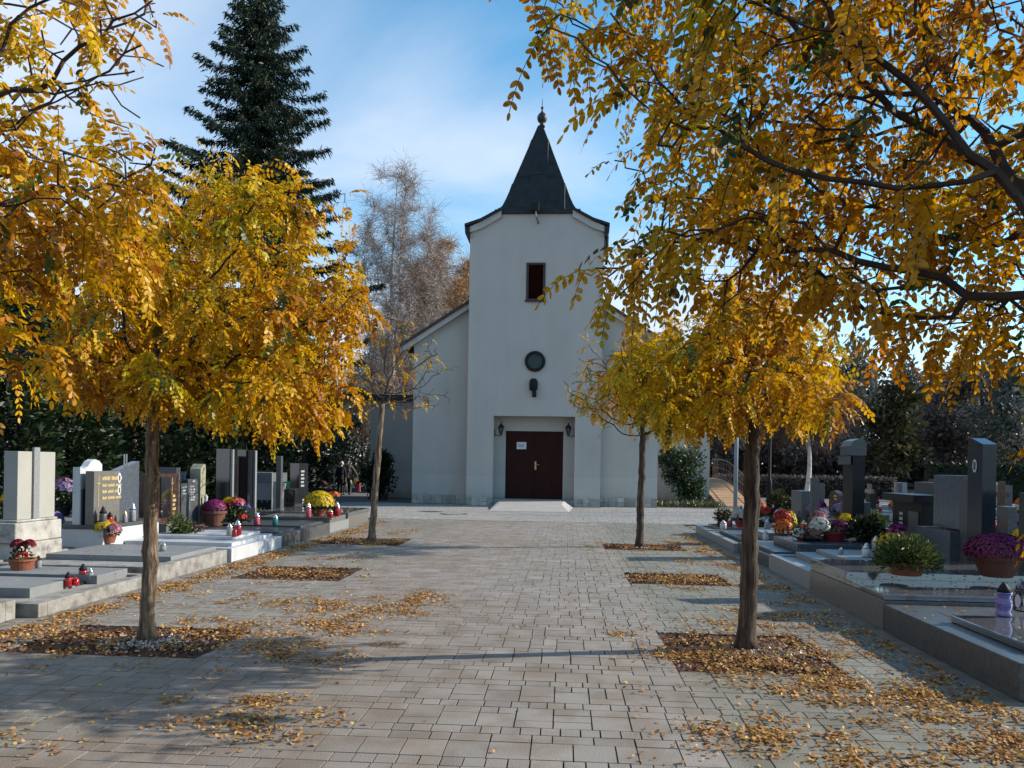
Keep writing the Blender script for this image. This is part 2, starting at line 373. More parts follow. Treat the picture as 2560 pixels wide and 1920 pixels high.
def locust(name_label, base, fork, r0, r1, ell, mask, n_attr, n_leaf, lsize, L, pairs, k, mat, group=None, lean_pts=None, bark=None, green=0.07, rtip=0.0035, step=0.1, ymin=1.3, keep_off=True, offx=(-1e9, 1e9), excl=None, clumps=None, seed=0, leafmask=None, thin=None, hang=0.9):
    base = np.array(base); fork = np.array(fork)
    t = thing('locust_tree', name_label, 'tree', tuple(base), group)
    # attractors
    pts = []
    for c, r, wgt in ell:
        m = int(n_attr * wgt * 6)
        q = rdir(m) * (rng.random(m)[:, None] ** 0.42) * np.array(r) + np.array(c); pts.append(q)
    q = np.concatenate(pts); rng.shuffle(q); x, y, Y = project(q); ok = Y > ymin
    if mask is not None:
        inside = inpoly(x, y, mask); off = (x < -60) | (x > 2620) | ((y < -60) & (x > offx[0]) & (x < offx[1]))
        ok &= inside | (off if keep_off else False)
    q = q[ok]
    if clumps:                                # foliage gathers in sprays with gaps between them
        cc = q[rng.choice(len(q), clumps[0], replace=len(q) < clumps[0])]; sig = clumps[1] * (0.6 + 0.8 * rng.random(clumps[0]))
        w = rng.integers(0, clumps[0], n_attr); q = np.concatenate([cc[w] + rng.normal(size=(n_attr, 3)) * sig[w][:, None] * np.array((1, 1, 0.7)), q[:n_attr // 7]])
        if mask is not None:
            x, y, Y = project(q); q = q[(inpoly(x, y, mask) | (rng.random(len(q)) < 0.13) | (x < -60) | (x > 2620) | ((y < -60) & (x > offx[0]) & (x < offx[1]))) & (Y > ymin)]
    else: q = q[:n_attr]
    if excl: x, y, Y = project(q); q = q[~inpoly(x, y, excl)]
    chain = [base + (fork - base) * s_ for s_ in np.linspace(0, 1, 9)]
    nodes, par = colonize(chain, q, step=step, kill=step * 1.5, wob=0.22)
    rad = radii(par, rtip, 2.3, r1 * 0.85)
    mb = MB(); hs = np.linspace(0, 1, 22); sw = [rng.normal() * 0.006 for _ in hs]
    for i in (6, 13): sw[i] += 0.012
    rr = [r0 * (1.0 + 0.45 * max(0, 1 - h_ * 14)) * (1 - h_) + r1 * h_ + (0.006 if i in (6, 7, 13) else 0) for i, h_ in enumerate(hs)]
    mb.tube([base + (fork - base) * h_ + np.array((sw[i], sw[-i - 1] * 0.6, 0)) * (0 if i in (0, 21) else 1) for i, h_ in enumerate(hs)], rr, n=14, rough=0.10)
    mb.build('trunk', bark or M_BARK, t, smooth=True)
    if len(par) > 10:
        lp = limb_polys(nodes, par, rad, 5, skip=8)
        npmesh('branches', [lp], [rng.random(len(lp))], M_TWIG, t)
    # leaves on thin wood
    cand = np.where((rad < rtip * 2.6) & (np.arange(len(par)) > 8))[0]
    if leafmask is not None:
        x, y, Y = project(nodes[cand]); cand = cand[inpoly(x, y, leafmask)]
    if thin is not None: cand = cand[thin(nodes[cand])]
    if mask is not None:                       # no twig carries leaves far outside the crown's outline
        x, y, Y = project(nodes[cand]); ok = inpoly(x, y, mask) | (rng.random(len(x)) < 0.5) | (x < 0) | (x > 2560) | (y < 0); cand = cand[ok & (Y > ymin - 0.2)]
    if excl: x, y, Y = project(nodes[cand]); cand = cand[~inpoly(x, y, excl)]
    s_ = rng.choice(cand, n_leaf); P = nodes[s_] + rng.normal(size=(n_leaf, 3)) * 0.015
    D = unit(nodes[s_] - nodes[par[s_]]) * 0.5 + rdir(n_leaf, -0.15)
    pl, tn = pinnate(P, D, L * (0.7 + 0.5 * rng.random(n_leaf)), pairs, lsize, hang * 1.45, k, leaf_tint(P, n_leaf, green, seed))
    npmesh('crown', pl, tn, mat, t)
    return t

GT = 'young locust trees lining the paved path'
locust('golden leaved tree with a slim straight trunk beside the left graves', G(368, 1600), V(386, 935, 6.75), 0.066, 0.05,
       [((-3.3, 6.75, 2.9), (1.75, 1.45, 1.45), 1.0), ((-3.25, 6.65, 2.05), (1.75, 1.4, 0.55), 0.45)],
       [(190, 1010), (110, 940), (100, 760), (240, 590), (310, 530), (420, 500), (470, 420), (560, 385), (640, 420), (720, 385), (780, 470), (900, 540), (890, 600), (850, 640), (930, 740), (970, 800), (910, 860), (850, 940), (870, 1050), (840, 1130), (770, 1080), (690, 1090), (620, 1040), (540, 1070), (450, 1000), (330, 1030), (270, 980)],
       1700, 3900, 0.047, 0.26, 7, 6, M_LEAF, GT, green=0.05, seed=1, clumps=(62, 0.2))
locust('large leaved tree overhanging from the left edge with bare sky between its upper sprays', (-3.72, 2.5, 0), (-3.62, 2.6, 2.15), 0.08, 0.06,
       [((-3.3, 3.0, 3.0), (2.2, 1.9, 1.7), 0.8), ((-2.5, 3.6, 2.6), (1.0, 1.2, 1.0), 0.5), ((-2.4, 3.3, 3.35), (0.9, 0.8, 0.5), 0.35)],
       [(-60, -60), (470, -60), (500, 130), (420, 200), (330, 220), (260, 270), (300, 310), (400, 380), (430, 480), (350, 620), (280, 740), (220, 880), (150, 980), (-60, 1030)],
       1000, 1700, 0.043, 0.25, 6, 8, M_LEAF, GT, green=0.05, seed=2, clumps=(56, 0.24), ymin=2.2, offx=(-1e9, 420), thin=lambda p: rng.random(len(p)) < np.where(project(p)[1] < 290, 0.16, 1.0))
locust('dark trunked amber tree standing beside the right graves in front of the ramp', G(1866, 1622), V(1884, 1030, 7.1), 0.078, 0.062,
       [((1.6, 6.75, 2.6), (1.6, 1.2, 1.4), 1.0), ((1.55, 6.7, 2.0), (1.6, 1.15, 0.5), 0.5)],
       [(1560, 1000), (1540, 900), (1590, 860), (1660, 800), (1720, 820), (1790, 720), (1880, 660), (1960, 740), (2010, 720), (2080, 840), (2110, 960), (2060, 1060), (1990, 990), (1950, 1020), (1880, 990), (1840, 1050), (1740, 1040), (1680, 1070), (1610, 1030)],
       850, 1700, 0.045, 0.25, 7, 6, M_LEAF, GT, green=0.05, seed=3, bark=M_BARKD, clumps=(38, 0.2))
locust('large leaved amber tree overhanging the whole upper right of the path', (1.72, 2.5, 0), (1.70, 2.52, 2.15), 0.085, 0.065,
       [((1.5, 2.8, 3.0), (2.3, 1.9, 1.7), 1.0), ((0.6, 3.2, 3.1), (1.3, 1.0, 0.8), 0.35), ((1.6, 3.4, 2.4), (1.2, 1.2, 0.9), 0.4), ((0.3, 3.25, 2.45), (0.36, 0.4, 0.1), 0.14)],
       [(1340, -60), (1300, 60), (1380, 120), (1500, 130), (1580, 210), (1480, 370), (1560, 400), (1700, 440), (1660, 540), (1480, 640), (1470, 710), (1600, 740), (1720, 700), (1830, 590), (1850, 660), (1990, 680), (2120, 790), (2200, 880), (2330, 850), (2420, 900), (2560, 950), (2700, 960), (2700, -60)],
       1500, 2800, 0.041, 0.26, 6, 8, M_LEAFB, GT, green=0.055, seed=4, bark=M_BARKD, ymin=2.3, excl=[(-500, -500), (1290, -500), (1290, 60), (1330, 115), (1470, 115), (1490, 300), (1440, 330), (1440, 600), (1450, 2000), (-500, 2000)], clumps=(85, 0.24), offx=(1500, 1e9))
locust('small tree with thin golden crown in front of the chapel right wing', G(1599, 1367), V(1607, 1085, 15.85), 0.075, 0.06,
       [((1.45, 15.9, 3.2), (1.8, 1.5, 1.5), 1.0)],
       [(1420, 1040), (1410, 960), (1440, 850), (1560, 800), (1700, 780), (1800, 860), (1800, 1060), (1760, 1080), (1680, 1100), (1600, 1060), (1500, 1060)],
       560, 1700, 0.05, 0.27, 7, 4, M_LEAF, GT, green=0.05, seed=5, bark=M_BARKD, clumps=(30, 0.26), rtip=0.006, step=0.14,
       thin=lambda p: rng.random(len(p)) < np.where(p[:, 0] < 1.0, 0.55, 1.0))
locust('nearly bare tree with a few orange leaves left of the chapel door', G(928, 1354), V(955, 1010, 15.7), 0.072, 0.055,
       [((-3.7, 15.7, 3.3), (1.55, 1.4, 1.7), 1.0)],
       [(890, 1060), (860, 960), (880, 850), (930, 770), (1020, 780), (1110, 840), (1170, 950), (1130, 1010), (1080, 1060), (1010, 1040), (960, 1010)],
       420, 95, 0.05, 0.26, 6, 4, M_LEAF, GT, green=0.2, seed=6, rtip=0.004, step=0.13)

# --- spruces: whorls of drooping branches hung with needle sprays
M_NEEDLE = leafmat('spruce needles', [(0.0, (0.012, 0.026, 0.016)), (0.6, (0.03, 0.055, 0.032)), (0.93, (0.05, 0.075, 0.045)), (1.0, (0.14, 0.075, 0.035))], trans=0.1, gloss=0.02)
M_NEEDLEB = leafmat('blue spruce needles', [(0.0, (0.03, 0.07, 0.045)), (1.0, (0.10, 0.17, 0.12))], trans=0.15, gloss=0.05)
def spruce(label, base, height, slope, zlow, mat, group=None, dens=1.0, rmax=6.0, spread=0.42, gap=1.0):
    t = thing('spruce_tree', label, 'tree', base, group); b = np.array(base)
    MB().tube([b, b + (0.05, 0, height * 0.5), b + (0, 0, height)], [height * 0.014, height * 0.009, 0.02], 10).build('trunk', M_TWIG, t, smooth=True)
    polys = []; tints = []; z = height - 0.3; lim = []
    while z > zlow:
        rl = min(rmax, slope * (height - z) + 0.15); nb = 7 if rl > 1 else 5; a0 = random.random() * 6.3
        for q in range(nb):
            a = a0 + 2 * pi * q / nb + random.uniform(-.3, .3); L = rl * random.uniform(0.55, 1.15); m = max(4, int(L / 0.16))
            s = np.linspace(0.06, 1, m); hor = np.array([cos(a), sin(a), 0])
            dz = -0.28 * L * s + 0.26 * L * s ** 2.4 + random.uniform(-.1, .1)
            pts = b + np.array([0, 0, z]) + hor * (s * L)[:, None] + np.stack([0 * s, 0 * s, dz], 1)
            lim.append((pts[0], pts[-1]))
            cnt = max(1, int(18 * dens)); tw = np.repeat(pts, cnt, 0); n = len(tw); f = np.repeat(s, cnt)
            sd_ = np.array([-sin(a), cos(a), 0]); wl = spread * (0.25 + 0.75 * (1 - f)) * min(1, L / 1.6)
            off = sd_ * (rng.normal(size=n) * wl)[:, None] * 0.8
            ax = hor * 0.55 + sd_ * (np.sign(rng.normal(size=n)) * 0.4)[:, None] + rng.normal(size=(n, 3)) * 0.3 + np.array([0, 0, -0.75])
            ln = (0.13 + 0.22 * rng.random(n)) * min(1.0, 0.5 + L / 3)
            P = tw + off + rng.normal(size=(n, 3)) * 0.05; P[:, 2] -= np.abs(off).sum(1) * 0.25
            polys.append(leaves_at(P, ax, ln, wid=0.2, jit=0.5, k=4)); tints.append(rng.random(n))
        z -= random.uniform(0.24, 0.4) * (0.75 + rl * 0.12) * gap
    npmesh('crown', polys, tints, mat, t)
    return t
spruce('tall dark spruce towering behind the golden left tree', (-13.5, 33.2, 0), 24.6, 0.335, 3.0, M_NEEDLE, dens=1.9, rmax=4.9, gap=1.5)
spruce('young bluish spruce with low drooping branches beside the walking couple', (-11.3, 33.4, 0), 8.2, 0.42, 2.6, M_NEEDLEB, dens=1.3, rmax=2.3)

# --- bare birches: white trunk, limbs and very many fine hanging twigs
M_BIRCH = pmat('white birch bark', [(0.10, 0.09, 0.085), (0.55, 0.52, 0.50), (0.70, 0.67, 0.65)], scale=5, rough=0.8, stretch=(1, 1, 3), pos=(0.34, 0.46))
M_BTWIG = pmat('grey brown birch twigs', [(0.34, 0.27, 0.235), (0.50, 0.42, 0.38)], scale=2, rough=0.9)
M_BTWIG2 = pmat('rusty birch twigs', [(0.42, 0.25, 0.11), (0.58, 0.38, 0.19)], scale=2, rough=0.9)
M_PTWIG = pmat('pinkish bare twigs', [(0.10, 0.066, 0.058), (0.16, 0.11, 0.095)], scale=2, rough=0.9)
def birch(label, base, height, ell, n_attr, twigs, tmat, r0=0.2, tw=0.016, tl=1.1, leaves=0, lm=None, group=None, hang=1.2, bark=None, fork=0.3, name='birch_tree', step=0.45):
    base = np.array(base); t = thing(name, label, 'tree', tuple(base), group)
    top = base + np.array((0.25, 0, height)); chain = [base + (top - base) * s_ for s_ in np.linspace(0, fork, 6)]
    q = np.concatenate([rdir(int(n_attr * w)) * (rng.random(int(n_attr * w))[:, None] ** 0.45) * np.array(r) + np.array(c) for c, r, w in ell])
    q = np.concatenate([q, base + (top - base) * np.linspace(fork, 0.97, 14)[:, None]])
    nodes, par = colonize(chain, q, step=step, kill=step * 1.5, wob=0.12); rad = radii(par, 0.014, 2.1, r0)
    MB().tube([base + (top - base) * s_ + np.array((0.10 * sin(s_ * 7), 0.06 * cos(s_ * 5), 0)) * (s_ > 0) for s_ in np.linspace(0, 0.96, 20)], [r0 * (1 - 0.93 * s_) for s_ in np.linspace(0, 1, 20)], 10).build('trunk', bark or M_BIRCH, t, smooth=True)
    lp = limb_polys(nodes, par, rad, 4, skip=5); npmesh('limbs', [lp], [rng.random(len(lp))], bark or M_BTWIG, t)
    c = np.where(np.arange(len(par)) > 6)[0]; c = c[rad[c] < 0.07]; s_ = rng.choice(c, twigs); P = nodes[s_] + rng.normal(size=(twigs, 3)) * 0.12
    D = rdir(twigs) * 0.9 + unit(nodes[s_] - base - np.array((0, 0, height * 0.3))) * 0.7; polys = []; tn = []
    l = (tl * (0.4 + 0.9 * rng.random(twigs)))[:, None]; d = unit(D); seg = 3; w0 = tw
    for j in range(seg):
        Q = P + d * l / seg; side = unit(np.cross(d, rdir(twigs))) * (w0 * (1 - j / seg * 0.6)) / 2
        polys.append(np.stack([P - side, P + side, Q + side * 0.6, Q - side * 0.6], 1)); tn.append(rng.random(twigs)); P = Q
        d = unit(d + np.array((0, 0, -hang / seg)) + rng.normal(size=(twigs, 3)) * 0.2)
        if leaves and j >= 1:
            k_ = rng.choice(twigs, leaves); polys.append(leaves_at(P[k_] + rng.normal(size=(leaves, 3)) * 0.1, rdir(leaves, -1), 0.12, 0.7, k=4)); tn.append(rng.random(leaves))
    npmesh('crown', polys, tn, tmat, t)
    return t
bx = lambda px, d: (px - PX) / FP * d
birch('tall bare white birch rising beside the chapel tower', (-10.05, 44.2, 0), 18.6, [((-9.6, 44.2, 11.5), (3.0, 2.6, 7.0), 1.0), ((-9.6, 44, 6.0), (2.6, 2.4, 3.5), 0.4)], 480, 17000, M_BTWIG, r0=0.25, tw=0.02, tl=1.1)
birch('rusty brown birch half hidden behind the chapel tower', (-7.9, 50, 0), 16.3, [((-7.9, 50, 9.6), (3.3, 2.8, 6.6), 1.0)], 560, 34000, M_BTWIG2, r0=0.2, tw=0.024, tl=1.2, leaves=4500)
birch('rusty leafless birch behind the left annex roof', (-11.0, 47.5, 0), 9.6, [((-11.0, 47.5, 6.0), (2.6, 2.0, 3.6), 1.0)], 300, 11000, M_BTWIG2, r0=0.14, tw=0.02, tl=1.1, leaves=1500)
birch('pinkish weeping tree with a pale trunk among the right graves', (12.1, 40.5, 0), 6.4, [((12.1, 40.5, 4.3), (2.1, 1.8, 1.7), 1.0)], 240, 7000, M_PTWIG, r0=0.14, tw=0.018, tl=1.3, hang=2.2, fork=0.4, name='weeping_birch', step=0.3)
# ------------------------------------------------------------------ ground, paving, fallen leaves
M_SOIL = pmat('dark earth', [(0.035, 0.032, 0.022), (0.075, 0.065, 0.042), (0.05, 0.06, 0.025)], scale=3, rough=0.95, bump=0.6)
M_GRAVEL = pmat('grey gravel', [(0.10, 0.095, 0.085), (0.24, 0.22, 0.20)], scale=40, rough=0.9, bump=0.7, bscale=90)
M_ASPH = pmat('worn asphalt', [(0.11, 0.11, 0.11), (0.17, 0.165, 0.16)], scale=5, rough=0.9, bump=0.3, bscale=120)
M_JOINT = pmat('dark joint sand', [(0.065, 0.058, 0.05), (0.11, 0.098, 0.086)], scale=30, rough=0.95)
M_CONC = pmat('weathered concrete', [(0.16, 0.155, 0.14), (0.33, 0.32, 0.30), (0.42, 0.41, 0.385)], scale=4, rough=0.85, bump=0.35, bscale=40)

# pavers: colour wanders in big stains; the strips beside the path are greyer green, the path browner to the left
def paver_mat():
    m = pmat('paver concrete', [(0.285, 0.273, 0.256), (0.34, 0.328, 0.311)], scale=2.2, rough=0.8, bump=0.22, bscale=70, tint=0.13, detail=8)
    t = m.node_tree; b = t.nodes['Principled BSDF']; src = b.inputs['Base Color'].links[0].from_socket
    tcn = nn(t, 'ShaderNodeTexCoord'); n1 = nn(t, 'ShaderNodeTexNoise'); n1.inputs['Scale'].default_value = 0.35; n1.inputs['Detail'].default_value = 4; t.links.new(tcn.outputs['Object'], n1.inputs['Vector'])
    r1 = nn(t, 'ShaderNodeValToRGB'); e = r1.color_ramp.elements; e[0].position = 0.38; e[0].color = (0.93, 0.87, 0.81, 1); e[1].position = 0.6; e[1].color = (1.02, 1.0, 0.99, 1)
    t.links.new(n1.outputs[0], r1.inputs[0])
    n2 = nn(t, 'ShaderNodeTexNoise'); n2.inputs['Scale'].default_value = 3.2; n2.inputs['Detail'].default_value = 5; t.links.new(tcn.outputs['Object'], n2.inputs['Vector'])
    r2 = nn(t, 'ShaderNodeValToRGB'); e = r2.color_ramp.elements; e[0].position = 0.40; e[0].color = (0.84, 0.78, 0.72, 1); e[1].position = 0.56; e[1].color = (1, 1, 1, 1); t.links.new(n2.outputs[0], r2.inputs[0])
    sx = nn(t, 'ShaderNodeSeparateXYZ'); t.links.new(tcn.outputs['Object'], sx.inputs[0])
    r3 = nn(t, 'ShaderNodeValToRGB'); e = r3.color_ramp.elements; e[0].position = 0.0; e[0].color = (0.86, 0.86, 0.84, 1)
    for p_, c_ in ((0.27, (0.86, 0.86, 0.82)), (0.30, (0.94, 0.89, 0.85)), (0.40, (0.96, 0.90, 0.855)), (0.55, (1.0, 0.97, 0.94)), (0.715, (1.0, 0.98, 0.95)), (0.735, (0.78, 0.83, 0.76))): q = e.new(p_); q.color = (*c_, 1)
    e[-1].position = 1.0; e[-1].color = (0.78, 0.82, 0.76, 1)
    mr = nn(t, 'ShaderNodeMapRange'); mr.inputs['From Min'].default_value = -5.4; mr.inputs['From Max'].default_value = 3.4; t.links.new(sx.outputs[0], mr.inputs[0]); t.links.new(mr.outputs[0], r3.inputs[0])
    col = src
    for q in (r1, r2, r3):
        mm = nn(t, 'ShaderNodeMixRGB', blend_type='MULTIPLY'); mm.inputs[0].default_value = 1; t.links.new(col, mm.inputs[1]); t.links.new(q.outputs[0], mm.inputs[2]); col = mm.outputs[0]
    t.links.new(col, b.inputs['Base Color'])
    return m
M_PAVER = paver_mat()
MB().quad((-400, -30, -0.06), (400, -30, -0.06), (400, 600, -0.06), (-400, 600, -0.06)).build('ground', M_SOIL, org=(0, 0, -0.06))['kind'] = 'structure'
MB().quad((-5.45, 0.3, -0.02), (3.4, 0.3, -0.02), (3.4, 22.2, -0.02), (-5.45, 22.2, -0.02)).build('pavement_bed', M_JOINT, org=(0, 0, -0.02))['kind'] = 'structure'
PITS = [(-4.62, -2.95, 6.15, 7.25), (-4.55, -3.02, 10.4, 11.7), (-4.85, -3.2, 15.0, 16.4), (0.92, 2.22, 6.25, 7.7), (0.92, 2.3, 10.85, 11.95), (0.8, 2.35, 15.25, 16.4), (-4.6, -3.0, 1.9, 3.1), (0.95, 2.25, 1.9, 3.1)]
def in_pit(x0, x1, y0, y1): return any(x1 > a - 0.02 and x0 < b + 0.02 and y1 > c - 0.02 and y0 < d + 0.02 for a, b, c, d in PITS)
mb = MB()
def cut(rects, pit):
    out = []; a, b, c, d = pit
    for x0, x1, y0, y1 in rects:
        if x1 <= a or x0 >= b or y1 <= c or y0 >= d: out.append((x0, x1, y0, y1)); continue
        if x0 < a: out.append((x0, a, y0, y1))
        if x1 > b: out.append((b, x1, y0, y1))
        m0, m1 = max(x0, a), min(x1, b)
        if y0 < c: out.append((m0, m1, y0, c))
        if y1 > d: out.append((m0, m1, d, y1))
    return out
def stone(x0, x1, y0, y1, g=0.0036, z=0.0, bev=0.0008):
    if in_pit(x0, x1, y0, y1):
        rs = [(x0, x1, y0, y1)]
        for p_ in PITS: rs = cut(rs, p_)
        for r in rs:
            if r[1] - r[0] > 0.02 and r[3] - r[2] > 0.02: stone_(*r, g, z, bev)
    else: stone_(x0, x1, y0, y1, g, z, bev)
def stone_(x0, x1, y0, y1, g=0.0042, z=0.0, bev=0.0008):
    g1 = g * random.uniform(0.7, 1.4); t = random.gauss(0.5, 0.22); z = z + random.uniform(-0.0012, 0.0012)
    a = (x0 + g1, x1 - g1, y0 + g, y1 - g); bq = (x0 + g1 + bev, x1 - g1 - bev, y0 + g + bev, y1 - g - bev)
    q = lambda r, zz: [(r[0], r[2], zz), (r[1], r[2], zz), (r[1], r[3], zz), (r[0], r[3], zz)]
    mb.add(q(a, -0.015) + q(a, z - 0.005) + q(bq, z), [(0, 1, 5, 4), (1, 2, 6, 5), (2, 3, 7, 6), (3, 0, 4, 7), (4, 5, 9, 8), (5, 6, 10, 9), (6, 7, 11, 10), (7, 4, 8, 11), (8, 9, 10, 11)], min(1, max(0, t)))
MU, MVV = 0.120, 0.130
y = 0.5; nu = int(8.85 / MU)
while y < 22.0:
    # one narrow course, then a three-high band of mixed sizes
    x = -5.45 + random.uniform(0, 0.1)
    while x < 3.4:
        w = MU * random.choice((1, 1, 1, 1.5))
        stone(x, min(x + w, 3.4), y, y + MVV)
        x += w
    y += MVV; occ = [[False] * nu for _ in range(3)]
    for j in range(3):
        for i in range(nu):
            if occ[j][i]: continue
            for w, h in random.choice((((2, 2), (2, 1), (1, 1)), ((2, 1), (1, 1)), ((2, 2), (1, 2), (1, 1)), ((1, 2), (2, 1), (1, 1)), ((2, 2), (2, 1), (1, 1)))):
                if i + w <= nu and j + h <= 3 and not any(occ[j + b][i + a] for a in range(w) for b in range(h)): break
            for a in range(w):
                for b in range(h): occ[min(j + b, 2)][min(i + a, nu - 1)] = True
            X0 = -5.45 + i * MU; Y0 = y + j * MVV
            stone(X0, X0 + w * MU, Y0, Y0 + h * MVV)
    y += 3 * MVV
YE = y
mb.build('pavement', M_PAVER, org=(0, 0, 0))['kind'] = 'structure'
# slot drain across the path, then a forecourt of small setts in front of the chapel
MB().box(-9.5, 7.2, YE + 0.005, YE + 0.075, -0.05, -0.012).build('drain_channel', pmat('black drain slot', [(0.02, 0.02, 0.02), (0.05, 0.045, 0.04)], scale=20, rough=0.9), org=(0, YE, -0.05))['kind'] = 'structure'
MB().quad((-14, YE + 0.08, -0.018), (9.5, YE + 0.08, -0.018), (9.5, 35.5, -0.018), (-14, 35.5, -0.018)).build('forecourt_bed', M_JOINT, org=(0, 25, -0.018))['kind'] = 'structure'
mb = MB(); y = YE + 0.08
while y < 31.2:
    x = -9.0 + random.uniform(0, .2)
    while x < 8.6:
        w = random.choice((0.2, 0.2, 0.3)); 
        if not ((x + w / 2 + 3.53) ** 2 + (y + 0.1 - 24.95) ** 2 < 0.47 ** 2): stone(x, x + w, y, y + 0.2, 0.004, 0.0, 0.003)
        x += w
    y += 0.2
M_SETT = pmat('pale forecourt setts', [(0.30, 0.285, 0.265), (0.38, 0.365, 0.34)], scale=1.2, rough=0.85, bump=0.2, bscale=60, tint=0.15, detail=8)
mb.build('forecourt', M_SETT, org=(0, 26, 0))['kind'] = 'structure'
MB().quad((-60, 31.2, -0.012), (-6.3, 31.2, -0.012), (-6.3, 44, -0.012), (-60, 44, -0.012)).build('road', M_ASPH, org=(-30, 36, -0.012))['kind'] = 'structure'
MB().quad((-60, 0, -0.03), (-5.45, 0, -0.03), (-5.45, 31.2, -0.03), (-60, 31.2, -0.03)).build('gravel_ground', M_GRAVEL, org=(-30, 15, -0.03))['kind'] = 'structure'
MB().quad((3.4, 0, -0.03), (60, 0, -0.03), (60, 60, -0.03), (3.4, 60, -0.03)).build('graveyard_ground', M_GRAVEL, org=(30, 30, -0.03))['kind'] = 'structure'
# tree pits of bark mulch
M_MULCH = pmat('red brown bark mulch', [(0.05, 0.022, 0.014), (0.13, 0.06, 0.035)], scale=30, rough=0.95, bump=0.9, bscale=70)
M_CHIP = leafmat('bark chips', [(0, (0.05, 0.022, 0.014)), (0.6, (0.15, 0.07, 0.04)), (1, (0.25, 0.13, 0.07))], trans=0.0, gloss=0.02)
m1 = MB()
for a, b, c, d in PITS: m1.box(a, b, c, d, -0.05, -0.014)
m1.build('mulch_bed', M_MULCH, org=(0, 8, -0.05))['kind'] = 'structure'
P = []
for a, b, c, d in PITS:
    n = 1500; P.append(np.stack([a + (b - a) * rng.random(n), c + (d - c) * rng.random(n), -0.012 + 0.02 * rng.random(n)], 1))
P = np.concatenate(P); ax = rdir(len(P)); ax[:, 2] *= 0.25
npmesh('bark_litter', [leaves_at(P, ax, 0.02 + 0.04 * rng.random(len(P)), 0.4, k=4)], [rng.random(len(P))], M_CHIP)['kind'] = 'stuff'
# pale pebbles round the trunks
P = []
for cx_, cy_, n, s_ in ((-3.62, 6.62, 420, 0.2), (1.78, 6.98, 500, 0.2), (-3.85, 15.6, 90, 0.18), (1.56, 15.78, 90, 0.18)):
    P.append(np.stack([cx_ + rng.normal(size=n) * s_, cy_ + rng.normal(size=n) * s_ * 0.75, 0.004 + 0.01 * rng.random(n)], 1))
P = np.concatenate(P); ax = rdir(len(P)); ax[:, 2] *= 0.4
npmesh('white_gravel', [leaves_at(P, ax, 0.014 + 0.02 * rng.random(len(P)), 0.8, k=6)], [rng.random(len(P))], leafmat('pale pebbles', [(0, (0.35, 0.33, 0.31)), (1, (0.7, 0.68, 0.66))], trans=0, gloss=0.03))['kind'] = 'stuff'

# fallen leaves: drifts (u, v, su, sv, count) plus a thin scatter
drift = []
for v in np.arange(4.6, 21, 0.35): drift.append((-4.93, v, 0.14, 0.25, 165 if v < 15 else 90))
for v in np.arange(5.0, 19, 0.35): drift.append((2.92, v, 0.17, 0.25, 100))
drift += [(1.6, 6.9, 0.42, 0.40, 1700), (1.75, 6.0, 0.35, 0.34, 900), (2.35, 5.6, 0.30, 0.30, 560), (2.6, 5.0, 0.32, 0.3, 420), (2.9, 5.2, 0.28, 0.35, 420), (1.2, 4.75, 0.22, 0.16, 330), (1.55, 4.6, 0.2, 0.18, 260), (2.3, 4.6, 0.3, 0.2, 260),
          (2.25, 8.3, 0.28, 0.5, 420), (1.6, 7.9, 0.5, 0.4, 420), (1.6, 11.4, 0.42, 0.34, 1250), (1.55, 15.8, 0.5, 0.35, 800), (2.5, 16.6, 0.3, 0.9, 560), (2.4, 13.4, 0.4, 0.7, 220),
          (-3.75, 6.7, 0.6, 0.4, 1050), (-2.6, 6.75, 0.35, 0.35, 420), (-2.35, 7.6, 0.3, 0.4, 620), (-1.95, 8.4, 0.26, 0.4, 560), (-1.7, 9.1, 0.22, 0.4, 380), (-2.75, 8.2, 0.5, 0.5, 420), (-3.2, 9.2, 0.7, 0.6, 420), (-2.0, 6.2, 0.25, 0.2, 180),
          (-3.8, 11.1, 0.45, 0.38, 900), (-4.0, 15.7, 0.5, 0.4, 850), (-3.9, 13.2, 0.6, 0.9, 220), (-4.2, 17.8, 0.6, 0.7, 500),
          (-1.95, 5.05, 0.12, 0.1, 90), (-1.9, 4.6, 0.13, 0.12, 230), (-2.5, 4.85, 0.3, 0.2, 90), (-2.9, 4.5, 0.4, 0.2, 80), (-1.6, 4.75, 0.1, 0.1, 60), (2.0, 4.2, 0.4, 0.2, 240)]
P = []
for cx_, cy_, sx_, sy_, n in drift:              # leaves settle in little heaps
    n = int(n * 1.45)
    kk = max(3, n // 26); hc = rng.normal(size=(kk, 2)) * (sx_, sy_); w_ = rng.choice(kk, n, p=(lambda q: q / q.sum())(rng.random(kk) ** 1.6 + 0.02)); P.append(np.array((cx_, cy_)) + hc[w_] + rng.normal(size=(n, 2)) * (0.085, 0.075))
for a, b, c, d, n in ((-5.1, 3.1, 4.0, 20, 420), (-5.1, -1.6, 4.2, 10, 420), (0.4, 3.1, 4.0, 9, 480), (-2, 2, 17, 30, 120), (3.2, 5.4, 5.5, 11, 420), (3.2, 6, 11, 19, 240), (-7.4, -5.3, 8, 18, 120)):
    P.append(np.stack([a + (b - a) * rng.random(n), c + (d - c) * rng.random(n)], 1))
P = np.concatenate(P); ok = ~((P[:, 0] < -5.1) & (P[:, 0] > -5.25)); ok &= ~((P[:, 0] > 3.05) & (P[:, 0] < 3.16)); P = P[ok]
LEAF_XY = P
